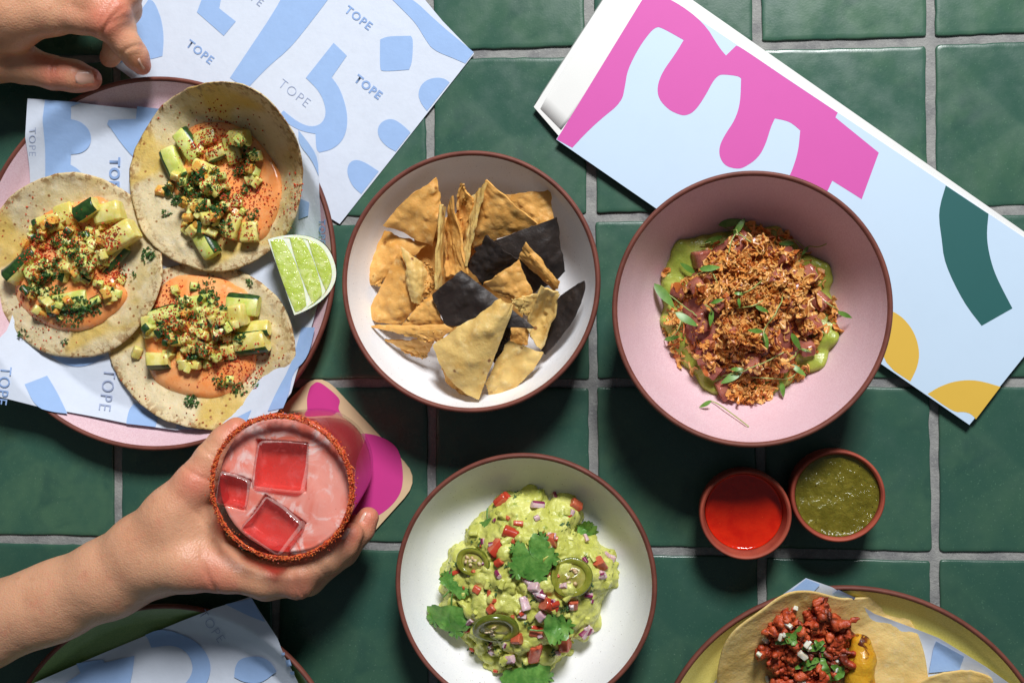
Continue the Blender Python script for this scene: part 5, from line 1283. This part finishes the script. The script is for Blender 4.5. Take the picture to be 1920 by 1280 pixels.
for pts in ([(540, 395), (600, 385), (650, 350), (685, 300)], [(600, 340), (640, 370), (640, 410)], [(690, 425), (760, 420), (810, 385)], [(650, 535), (720, 505), (790, 485)], [(690, 545), (740, 520), (770, 490)], [(800, 440), (805, 500), (830, 560), (860, 605)], [(860, 600), (900, 570), (915, 520)], [(760, 380), (790, 420), (815, 430)], [(850, 520), (900, 540)], [(610, 400), (660, 380)]):
    st = spline(pts, 4); V, F = [], []
    for i, p in enumerate(st):
        q = c7([p])[0]; h, n = drop(tree, q[0], q[1]); d = st[min(i + 1, len(st) - 1)] - st[max(0, i - 1)]; s = np.array([-d[1], -d[0], 0.0]); s = np.array([d[1], d[0], 0.0]) / (np.linalg.norm(d) + 1e-9)
        w = 0.0016 * (0.4 + math.sin(PI * (i + 0.3) / (len(st) + 0.3)) * rs.uniform(0.7, 1.2)); h = h + np.array([0, 0, 0.0016])
        V += [h - s * w, h + np.array([0, 0, -0.0005]), h + s * w + np.array([0, 0, rs.normal() * 0.0004])]
    for i in range(len(st) - 1):
        for j in (0, 1): F.append((i * 3 + j, i * 3 + j + 1, (i + 1) * 3 + j + 1, (i + 1) * 3 + j))
    mesh('cilantro_shred', np.array(V), F, MIC, MT)
# ------------------------------------------------------------------ the drink
GB, GT = at(606, 862, 0.0035), at(527, 914, 0.098)            # middle of the foot and of the rim
ax = GT - GB; GH = np.linalg.norm(ax); ax /= GH
GX = np.cross((0, 1.0, 0), ax); GX /= np.linalg.norm(GX); GY = np.cross(ax, GX)
GR = 138 * mpp(527, 914, 0.098)                                # outer radius at the rim
def gl(r, z, t): return GB + ax * z + (GX * math.cos(t) + GY * math.sin(t)) * r
def grev(name, prof, mat, parent, seg=96, jit=None):
    th = np.linspace(0, 2 * PI, seg, endpoint=False)
    V = np.array([gl(r, z, t) for r, z in prof for t in th])
    F = [(i * seg + j, i * seg + (j + 1) % seg, (i + 1) * seg + (j + 1) % seg, (i + 1) * seg + j) for i in range(len(prof) - 1) for j in range(seg)]
    if jit is not None: V = V + ax * jit(V)[:, None]
    N = vnormals(V, F); hz = (V - GB) @ ax; rd = V - GB - hz[:, None] * ax
    if (N * rd).sum() / GR + 0.02 * (N @ ax).sum() < 0 and jit is None or jit is not None and (N @ ax).mean() < 0: F = [q[::-1] for q in F]
    return mesh(name, V, F, mat, parent)
def clear(name, tint, ior, rough, cloud=None, cfac=0.0):
    """see-through body: tinted transparency, Fresnel gloss, and a little cloudiness"""
    m = M(name, cloud or tint, rough, 0.5); t = m.t; out = t.nodes['Material Output']
    tr = t.nodes.new('ShaderNodeBsdfTransparent'); tr.inputs[0].default_value = tint
    gs = t.nodes.new('ShaderNodeBsdfGlossy'); gs.inputs['Roughness'].default_value = rough
    fr = t.nodes.new('ShaderNodeLayerWeight'); fr.inputs['Blend'].default_value = 0.5
    pw = t.nodes.new('ShaderNodeMath'); pw.operation = 'POWER'; pw.inputs[1].default_value = 5.0; m.link(fr.outputs['Facing'], pw.inputs[0])
    fz = t.nodes.new('ShaderNodeMath'); fz.operation = 'MULTIPLY_ADD'; f0 = ((ior - 1) / (ior + 1)) ** 2; fz.inputs[1].default_value = 1 - f0; fz.inputs[2].default_value = f0; m.link(pw.outputs[0], fz.inputs[0]); m1 = t.nodes.new('ShaderNodeMixShader'); last = tr.outputs[0]
    if cloud:
        m0 = t.nodes.new('ShaderNodeMixShader'); m.link(m.ramp(m.noise(130, 4, 0.7, 1.6), 0.5, 0.75, cfac * 0.35, cfac), m0.inputs[0]); m.link(last, m0.inputs[1]); m.link(m.b.outputs[0], m0.inputs[2]); last = m0.outputs[0]
        m.bump(m.noise(90, 3, 0.5, 0.6), 0.002, 0.7); m.link(m.nsock, gs.inputs['Normal']); m.link(m.nsock, fr.inputs['Normal'])
    m.link(fz.outputs[0], m1.inputs[0]); m.link(last, m1.inputs[1]); m.link(gs.outputs[0], m1.inputs[2]); m.link(m1.outputs[0], out.inputs[0]); return m.m
GLASS = clear('clear_glass', (0.97, 0.97, 0.97, 1), 1.45, 0.01)
m = M('pink_cocktail', srgb(238, 122, 100), 0.12, 0.5)
m.mix(m.ramp(m.noise(30, 4, 0.6, 0.6), 0.34, 0.58), srgb(246, 166, 150)); m.mix(m.ramp(m.noise(50, 5, 0.65, 1.4), 0.48, 0.64, 0, 0.9), srgb(252, 214, 206))
m.mix(m.ramp(m.noise(24, 3, 0.5, 0.4), 0.56, 0.74, 0, 0.6), srgb(220, 88, 70)); m.mix(m.mul(m.ramp(m.voro(220), 0.07, 0.05), m.ramp(m.noise(90, 2), 0.54, 0.6, 0, 0.8)), srgb(170, 50, 24))
m.bump(m.noise(60, 3), 0.0008, 0.35); m.bump(m.noise(900, 2), 0.0001, 0.5); m.sss(0.4, 0.006, (1, 0.4, 0.3)); DRINK = m.m
m = M('pink_cocktail_through_glass', srgb(222, 74, 80), 0.15, 0.5); m.mix(m.ramp(m.noise(26, 3), 0.4, 0.7), srgb(232, 108, 102)); m.sss(0.4, 0.006, (1, 0.4, 0.3)); DRINK2 = m.m
ICE = clear('ice', (0.86, 0.38, 0.38, 1), 1.31, 0.03, srgb(214, 96, 92), 0.4)
ICEGLINT = clear('ice_edge_glint', (0.95, 0.75, 0.73, 1), 1.4, 0.08, srgb(246, 206, 198), 0.75)  # bright refracted light along the bevels, put into a pale cloudy colour
RIMSALT = foodmat('chili_salt', srgb(222, 88, 40), srgb(204, 62, 28), 0.5, 600, 0.0005, 900, 0.0, c3=srgb(160, 44, 18), t3=(0.55, 0.62), sc3=500)
SALT2 = foodmat('orange_salt_grain', srgb(236, 130, 66), srgb(224, 104, 48), 0.4, 600, 0, 0, 0.2, 0.001); SALT3 = foodmat('dark_chili_grain', srgb(170, 46, 18), srgb(130, 36, 16), 0.6, 600, 0, 0, 0.0)
DG = thing('cocktail_glass', 'tumbler of pink iced cocktail with chili salt rim held in a hand', 'glass', GB, None)
RB = GR * 0.80
def ro(z): return RB + (GR - RB) * min(1, z / GH) ** 0.8
wall = 0.0019
outp = [(1e-5, 0.0), (RB * 0.8, 0.0), (RB * 0.95, 0.0006), (RB, 0.004)] + [(ro(z), z) for z in np.linspace(0.008, GH - 0.001, 14)] + [(GR - wall * 0.25, GH), (GR - wall * 0.75, GH), (GR - wall, GH - 0.001)]
inp = [(ro(z) - wall, z) for z in np.linspace(GH - 0.003, 0.012, 14)] + [(RB * 0.8, 0.0085), (1e-5, 0.008)]
grev('glass_body', outp + inp, GLASS, DG)
LV = GH - 0.010
dk = [(1e-5, 0.0076)] + [(RB * 0.8, 0.0080), (ro(0.013) - wall + 0.0004, 0.0115)] + [(ro(z) - wall + 0.0004, z) for z in np.linspace(0.016, LV - 0.0008, 12)]
grev('drink', dk, DRINK2, DG)
ICES = [('largest ice cube with hollow top, uppermost in the pink cocktail', 527, 873, 98, 106, 3, (0.03, 0.05, 0), 0.0038, 1),
        ('small ice cube at the left wall of the pink cocktail', 437, 920, 62, 62, 14, (0.05, -0.08, 0), 0.0030, 2),
        ('tilted ice cube nearest the bottom of the pink cocktail', 512, 986, 84, 98, 35, (-0.06, 0.16, 0), 0.0042, 3)]
def ice_pit(V):
    """the liquid gives way where the cubes float"""
    out = np.zeros(len(V)); zs = (GB + ax * LV)[2]
    for _, px, py, w, l, rot, tilt, up, sd in ICES:
        c = at(px, py, zs); k = mpp(px, py, zs); Fm = frame(np.array([0, 0, 1.0]) + np.array(tilt), ang=R(-rot)); d = V - c
        q = np.maximum(np.abs(d @ Fm[0]) / (l * k / 2), np.abs(d @ Fm[1]) / (w * k / 2))
        out = np.maximum(out, 0.010 * np.clip((0.96 - q) / 0.08, 0, 1) - 0.0006 * np.exp(-((q - 1.08) / 0.09) ** 2))
    return out
rl = ro(LV) - wall + 0.0004
grev('drink_surface', [(rl, LV - 0.0008), (rl * 0.985, LV - 0.0002)] + [(rl * t, LV) for t in np.linspace(0.96, 0.02, 64)] + [(1e-5, LV)], DRINK, DG, 180, jit=lambda V: np.where(np.linalg.norm(V - (GB + ax * LV), axis=1) < rl * 0.96, 0.0007 * fbm(V, 60, 8, 2), 0) - ice_pit(V))
# chili salt on the rim: a crust and loose grains
rs = np.random.RandomState(9); th = np.linspace(0, 2 * PI, 260, endpoint=False); nt = len(th); ns = 8; P = []
for t in th:
    thick = 0.0003 + 0.0005 * float(noise(np.array([[math.cos(t) * 8, math.sin(t) * 8, 0.3]]), 2.0, 3)[0])
    for k in range(ns):
        a = 2 * PI * k / ns; P.append(gl(GR - wall / 2 + (wall * 0.62 + thick) * math.cos(a), GH - 0.0004 + (thick * 1.4 + 0.0004) * math.sin(a) - (0.0015 if math.cos(a) > 0 else 0), t))
P = np.array(P); F = [(i * ns + j, ((i + 1) % nt) * ns + j, ((i + 1) % nt) * ns + (j + 1) % ns, i * ns + (j + 1) % ns) for i in range(nt) for j in range(ns)]
N = vnormals(P, F); P = P + N * (0.0005 * fbm(P, 500, 6, 2))[:, None]
crust = mesh('chili_salt_rim', P, F, RIMSALT, DG)
V, F, mi = [], [], []
for i in range(3200):
    t = rs.uniform(0, 2 * PI); a = rs.uniform(-0.5, PI + 0.5); rr = GR - wall / 2 + (wall * 0.55 + 0.0003) * math.cos(a) * rs.uniform(0.7, 1.1) + (rs.exponential(0.0006) if rs.rand() < 0.2 else 0); zz = GH + 0.0010 * math.sin(a) - (rs.exponential(0.0022) if math.cos(a) > 0.5 else 0)
    c = gl(rr, zz, t); L = rs.uniform(0.00025, 0.0007); Rm = rand_rot(rs); b = len(V)
    for q in ((1, 0, 0), (-1, 0.2, 0), (0, 1, 0), (0, -0.9, 0.1), (0, 0, 1), (0.1, 0, -1)): V.append(c + Rm @ (np.array(q) * L))
    mm = rs.choice([0, 1, 1, 2])
    for f_ in ((0, 2, 4), (2, 1, 4), (1, 3, 4), (3, 0, 4), (2, 0, 5), (1, 2, 5), (3, 1, 5), (0, 3, 5)): F.append(tuple(b + k for k in f_)); mi.append(mm)
o = mesh('salt_grains', np.array(V), F, [RIMSALT, SALT2, SALT3], DG, False, mi); tag(o, kind='stuff')
# ice cubes, floating and standing proud of the surface
def ice(label, px, py, w, l, rot, tilt, up, seed):
    zs = (GB + ax * LV)[2]; c = at(px, py, zs) ; k = mpp(px, py, zs); Fm = frame(np.array([0, 0, 1.0]) + np.array(tilt), ang=R(-rot)); w, l = w * k / 2, l * k / 2
    n = 10; f = 0.72; V = []; hgt = 0.011
    bm = bmesh.new(); bmesh.ops.create_cube(bm, size=2.0); bmesh.ops.bevel(bm, geom=bm.edges[:], offset=0.34, segments=5, affect='EDGES', profile=0.55)
    bmesh.ops.subdivide_edges(bm, edges=[e for e in bm.edges if e.calc_length() > 0.5], cuts=5, use_grid_fill=True)
    for v in bm.verts:
        p = np.array(v.co); dent = 0.10 * math.exp(-(p[0] ** 2 + p[1] ** 2) * 1.2) * (p[2] > 0.5)
        p = p * (1 + 0.07 * noise(np.array([p]), 1.3, seed)[0]); p[0] += 0.10 * p[1] * math.sin(seed * 2.1); p[1] *= 1 + 0.08 * p[0] * math.cos(seed * 1.3); p[2] -= dent * 2.2; v.co = p
    V = np.array([c + Fm[0] * v.co.x * l + Fm[1] * v.co.y * w + Fm[2] * (v.co.z * hgt - hgt + up) for v in bm.verts]); bm.verts.index_update(); F = [[v.index for v in f.verts] for f in bm.faces]; bm.free()
    V0 = V; mi = []
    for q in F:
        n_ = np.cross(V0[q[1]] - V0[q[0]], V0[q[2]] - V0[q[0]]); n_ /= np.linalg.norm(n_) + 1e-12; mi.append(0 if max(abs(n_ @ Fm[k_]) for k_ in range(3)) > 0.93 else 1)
    o = mesh('ice_cube', V, F, [ICE, ICEGLINT], None, True, mi); tag(o, label, 'ice cube', 'ice cubes floating in the pink cocktail')
for q_ in ICES: ice(*q_)

# ------------------------------------------------------------------ hands
m = M('skin', srgb(217, 163, 128), 0.42, 0.4)
m.mix(m.ramp(m.noise(22, 3), 0.38, 0.68, 0, 0.8), srgb(204, 146, 112)); m.mix(m.ramp(m.noise(60, 4), 0.56, 0.74, 0, 0.5), srgb(214, 134, 110)); m.mix(m.ramp(m.noise(140, 3), 0.6, 0.75, 0, 0.3), srgb(176, 112, 84))
m.mix(m.ramp(m.voro(70), 0.035, 0.02, 0, 0.5), srgb(150, 92, 66))
fa = m.t.nodes.new('ShaderNodeAttribute'); fa.attribute_name = 'flush'; m.mix(m.mul(fa.outputs['Fac'], 0.75), srgb(206, 112, 92))
m.bump(m.noise(200, 5, 0.65), 0.0006, 0.6); m.bump(m.voro(800), 0.0003, 0.6); m.sss(0.35, 0.004, (1.0, 0.38, 0.2)); SKIN = m.m
NAIL = foodmat('fingernail', srgb(224, 172, 152), srgb(232, 188, 168), 0.22, 60, 0, 0, 0.3, 0.002, spec=0.5)
def W(px, py, z, r): return tuple(at(px, py, z)) + (r,)
def nail(parent, tip, back, up, w):
    """a curved plate lying on the back of a fingertip; from the cuticle at back to the free edge at tip"""
    tip, back, up = np.array(tip), np.array(back), np.array(up, float); d = tip - back; L = np.linalg.norm(d); d /= L; up = up - d * (up @ d); up /= np.linalg.norm(up); s = np.cross(d, up); P = np.zeros((9, 9, 3))
    for i in range(9):
        for j in range(9):
            u, v = i / 8, j / 4 - 1; ww = w * (1 - 0.25 * max(0, 1 - u * 3) ** 2 - 0.12 * max(0, (u - 0.7) / 0.3) ** 2)
            P[i, j] = back + d * (L * u + (0.16 * w * (1 - v * v) if u > 0.5 else -0.10 * w * (1 - v * v))) + s * ww * v - up * (0.42 * w * v * v + 0.12 * w * (u - 0.3) ** 2)
    V, F = grid_shell(P, 0.0005); return mesh('fingernail', V, F, NAIL, parent)
def body(name, label, f, base, seed, creases=(), flush=()):
    V, F = f.mesh(); V = relax(V, F, 2, 0.5); N = vnormals(V, F)
    V = V + N * (0.00035 * fbm(V, 55, seed, 3))[:, None]
    for c, d, w, dep in creases:                     # grooves across a joint
        c, d = np.array(c), np.array(d, float); d /= np.linalg.norm(d); q = (V - c) @ d; r = np.linalg.norm(V - c, axis=1)
        V = V - N * (dep * np.exp(-(q / w) ** 2) * np.exp(-(r / 0.014) ** 2))[:, None]
    o = mesh(name, V, F, SKIN, base=base); tag(o, label, 'person')
    fl_ = np.zeros(len(V))
    for c, r in flush: fl_ = np.maximum(fl_, np.exp(-((V - np.array(c)) ** 2).sum(1) / (r * r)))      # redder skin at tips and knuckles
    at_ = o.data.attributes.new('flush', 'FLOAT', 'POINT'); at_.data.foreach_set('value', fl_.astype(np.float32)); return o

# right hand round the glass, forearm from the lower left
arm = [W(-170, 1212, .046, .0290), W(-40, 1178, .047, .0268), W(110, 1124, .050, .0236), W(205, 1083, .054, .0222), W(285, 1042, .058, .0225)]
pts = np.array([p[:3] for p in arm] + [tuple(GT), tuple(at(720, 950, .05)), tuple(at(430, 770, .06)), tuple(at(500, 1150, .03))])
f = Field(np.minimum(pts.min(0) - 0.03, [9, 9, 0.004]), pts.max(0) + np.array([0.02, 0.02, 0.0]), 0.0016)
f.lo[2] = 0.004
f.chain(arm, 0.016, flat=((0, 0, 1), 0.74))
f.chain([W(-170, 1214, .044, .019), W(60, 1144, .047, .0165), W(205, 1083, .049, .0175), W(330, 1035, .044, .0215), W(400, 1050, .040, .019)], 0.018)            # the ulnar side under it
f.chain([W(-170, 1212, .046, .018), W(110, 1124, .050, .0165), W(200, 1085, .056, .018), W(285, 1045, .061, .020), W(350, 1050, .064, .0190), W(420, 1066, .063, .0150)], 0.010)           # index metacarpal
f.chain([W(-170, 1208, .046, .018), W(110, 1120, .050, .0165), W(190, 1080, .055, .0175), W(262, 1025, .060, .0190), W(320, 968, .066, .0175), W(368, 905, .068, .0135)], 0.010)            # thumb metacarpal
f.chain([W(330, 1000, .060, .018), W(385, 985, .060, .0125)], 0.012)                                        # the web between
f.chain([W(368, 905, .068, .0132), W(398, 860, .066, .0108), W(422, 828, .064, .0098), W(442, 806, .062, .0085)], 0.005)   # thumb
f.chain([W(420, 1068, .062, .0142), W(492, 1086, .064, .0112), W(556, 1084, .063, .0104), W(612, 1048, .060, .0090), W(644, 1022, .058, .0083), W(660, 1000, .057, .0074)], 0.005)   # index
f.chain([W(410, 1062, .045, .0145), W(500, 1092, .045, .0112), W(578, 1086, .044, .0105), W(645, 1034, .043, .0092), W(678, 992, .043, .0084), W(690, 970, .043, .0074)], 0.004)     # middle
f.chain([W(410, 1056, .028, .0135), W(500, 1082, .027, .0108), W(575, 1076, .026, .0102), W(640, 1024, .026, .0088), W(668, 985, .026, .0078)], 0.004)                                # ring
f.chain([W(400, 1048, .016, .0115), W(480, 1066, .014, .0092), W(545, 1060, .014, .0086), W(600, 1020, .014, .0076)], 0.004)                                                         # little
f.ell(at(560, 1096, .063), (.0095, .0095, .0085), 0.005)
# keep clear of the glass
g = f._sub(f.lo, f.lo + f.n * f.res); sl, gg = g; v = gg - GB; hz = v @ ax; rad_ = np.linalg.norm(v - hz[..., None] * ax, axis=-1)
dg = rad_ - (RB + (GR - RB) * np.clip(hz / GH, 0, 1) ** 0.8) - 0.0004
f._mix(sl, dg, 0.0015, 'sub')
dW = lambda a, b: np.array(b[:3]) - np.array(a[:3])
hand = body('person', 'forearm and hand reaching from the lower left and holding the pink cocktail', f, tuple(at(-40, 1180, 0.0)), 4,
     [(at(600, 1060, .066), dW(W(556, 1084, .06, 0), W(612, 1048, .06, 0)), .0010, .0010), (at(606, 1054, .066), dW(W(556, 1084, .06, 0), W(612, 1048, .06, 0)), .0009, .0008), (at(392, 1084, .078), (1, 0.3, 0), .0015, .0012), (at(388, 985, .074), (0.8, 0.6, 0), .0014, .0014), (at(402, 1000, .074), (0.9, 0.3, 0), .0012, .0012), (at(374, 893, .08), (0.4, 0.8, 0), .0012, .0012), (at(566, 1104, .068), (0.9, 0.4, 0), .0009, .0007), (at(556, 1104, .068), (1, 0.1, 0), .0009, .0007), (at(405, 855, .074), (0.5, 0.8, 0), .0009, .0008)],
     [(at(690, 970, .047), 0.011), (at(658, 1002, .062), 0.011), (at(560, 1098, .066), 0.013), (at(400, 1080, .072), 0.016), (at(440, 806, .066), 0.012), (at(366, 905, .078), 0.013)])
nail(hand, at(697, 966, .0475), at(684, 990, .0505), np.array([0.75, -0.1, 0.75]), 0.0052)
nail(hand, at(664, 996, .0622), at(650, 1018, .0650), np.array([0.55, -0.35, 0.8]), 0.0052)

# left hand at the plate's far edge
hp = [at(-120, -60, .09), at(300, 190, .02), at(-120, 190, .02), at(260, -70, .09)]
f = Field(np.min(hp, 0) - np.array([0.02, 0.03, 0.02]), np.max(hp, 0) + 0.015, 0.0014)
f.chain([W(-160, 30, .055, .026), W(-60, 25, .060, .0245), W(30, 20, .064, .0205), W(90, 18, .066, .0170)], 0.010)    # back of the hand
f.chain([W(-60, -30, .062, .022), W(60, -30, .066, .0180), W(140, -26, .068, .0130)], 0.010)
f.chain([W(-160, -60, .056, .026), W(-40, -80, .062, .023), W(90, -80, .066, .016), W(170, -78, .064, .0120), W(215, -55, .052, .0095), W(210, -25, .038, .0085)], 0.008)
f.chain([W(-60, 20, .044, .020), W(40, -20, .044, .018), W(110, -50, .046, .016)], 0.012)
f.chain([W(-50, 60, .052, .020), W(20, 60, .058, .0135)], 0.010)
f.chain([W(90, 24, .064, .0150), W(150, 30, .066, .0112), W(196, 38, .066, .0112), W(238, 84, .054, .0086), W(254, 106, .046, .0080), W(266, 124, .039, .0066)], 0.005)   # index
f.chain([W(110, -8, .066, .0135), W(170, 0, .069, .0108), W(216, 18, .066, .0100), W(228, 50, .054, .0088), W(218, 88, .040, .0080), W(206, 108, .032, .0072)], 0.004)   # middle, folding under
f.chain([W(120, -42, .066, .0130), W(196, -34, .068, .0105), W(238, -14, .062, .0095), W(240, 20, .048, .0085), W(226, 50, .036, .0078)], 0.004)                          # ring
f.chain([W(-110, 110, .046, .0200), W(-20, 112, .043, .0150), W(50, 122, .038, .0118), W(100, 137, .035, .0106), W(140, 143, .033, .0100), W(170, 149, .031, .0078)], 0.007) # thumb
f.ell(at(198, 34, .069), (.0095, .0085, .0075), 0.005)
left = body('person', 'hand reaching in from the top left with thumb beside the pink plate', f, tuple(at(-120, 30, 0.0)), 14,
     [(at(98, 128, .045), (1, -0.15, 0.0), .0009, .0011), (at(105, 130, .045), (1, -0.15, 0.0), .0008, .0008), (at(244, 88, .062), (0.5, -0.8, 0), .0009, .0010), (at(204, 40, .076), (0.7, -0.6, 0), .0010, .0010), (at(192, 36, .077), (0.9, -0.4, 0), .0010, .0010), (at(200, 46, .077), (0.6, -0.8, 0), .0009, .0008)],
     [(at(268, 126, .042), 0.011), (at(172, 150, .036), 0.014), (at(200, 36, .075), 0.015), (at(100, 135, .044), 0.012), (at(222, 16, .072), 0.012)])
nail(left, at(174, 147, .0385), at(143, 150, .0425), np.array([0.05, -0.45, 0.9]), 0.0056)
nail(left, at(275, 121, .0425), at(264, 103, .0515), np.array([0.60, 0.4, 0.7]), 0.0048)
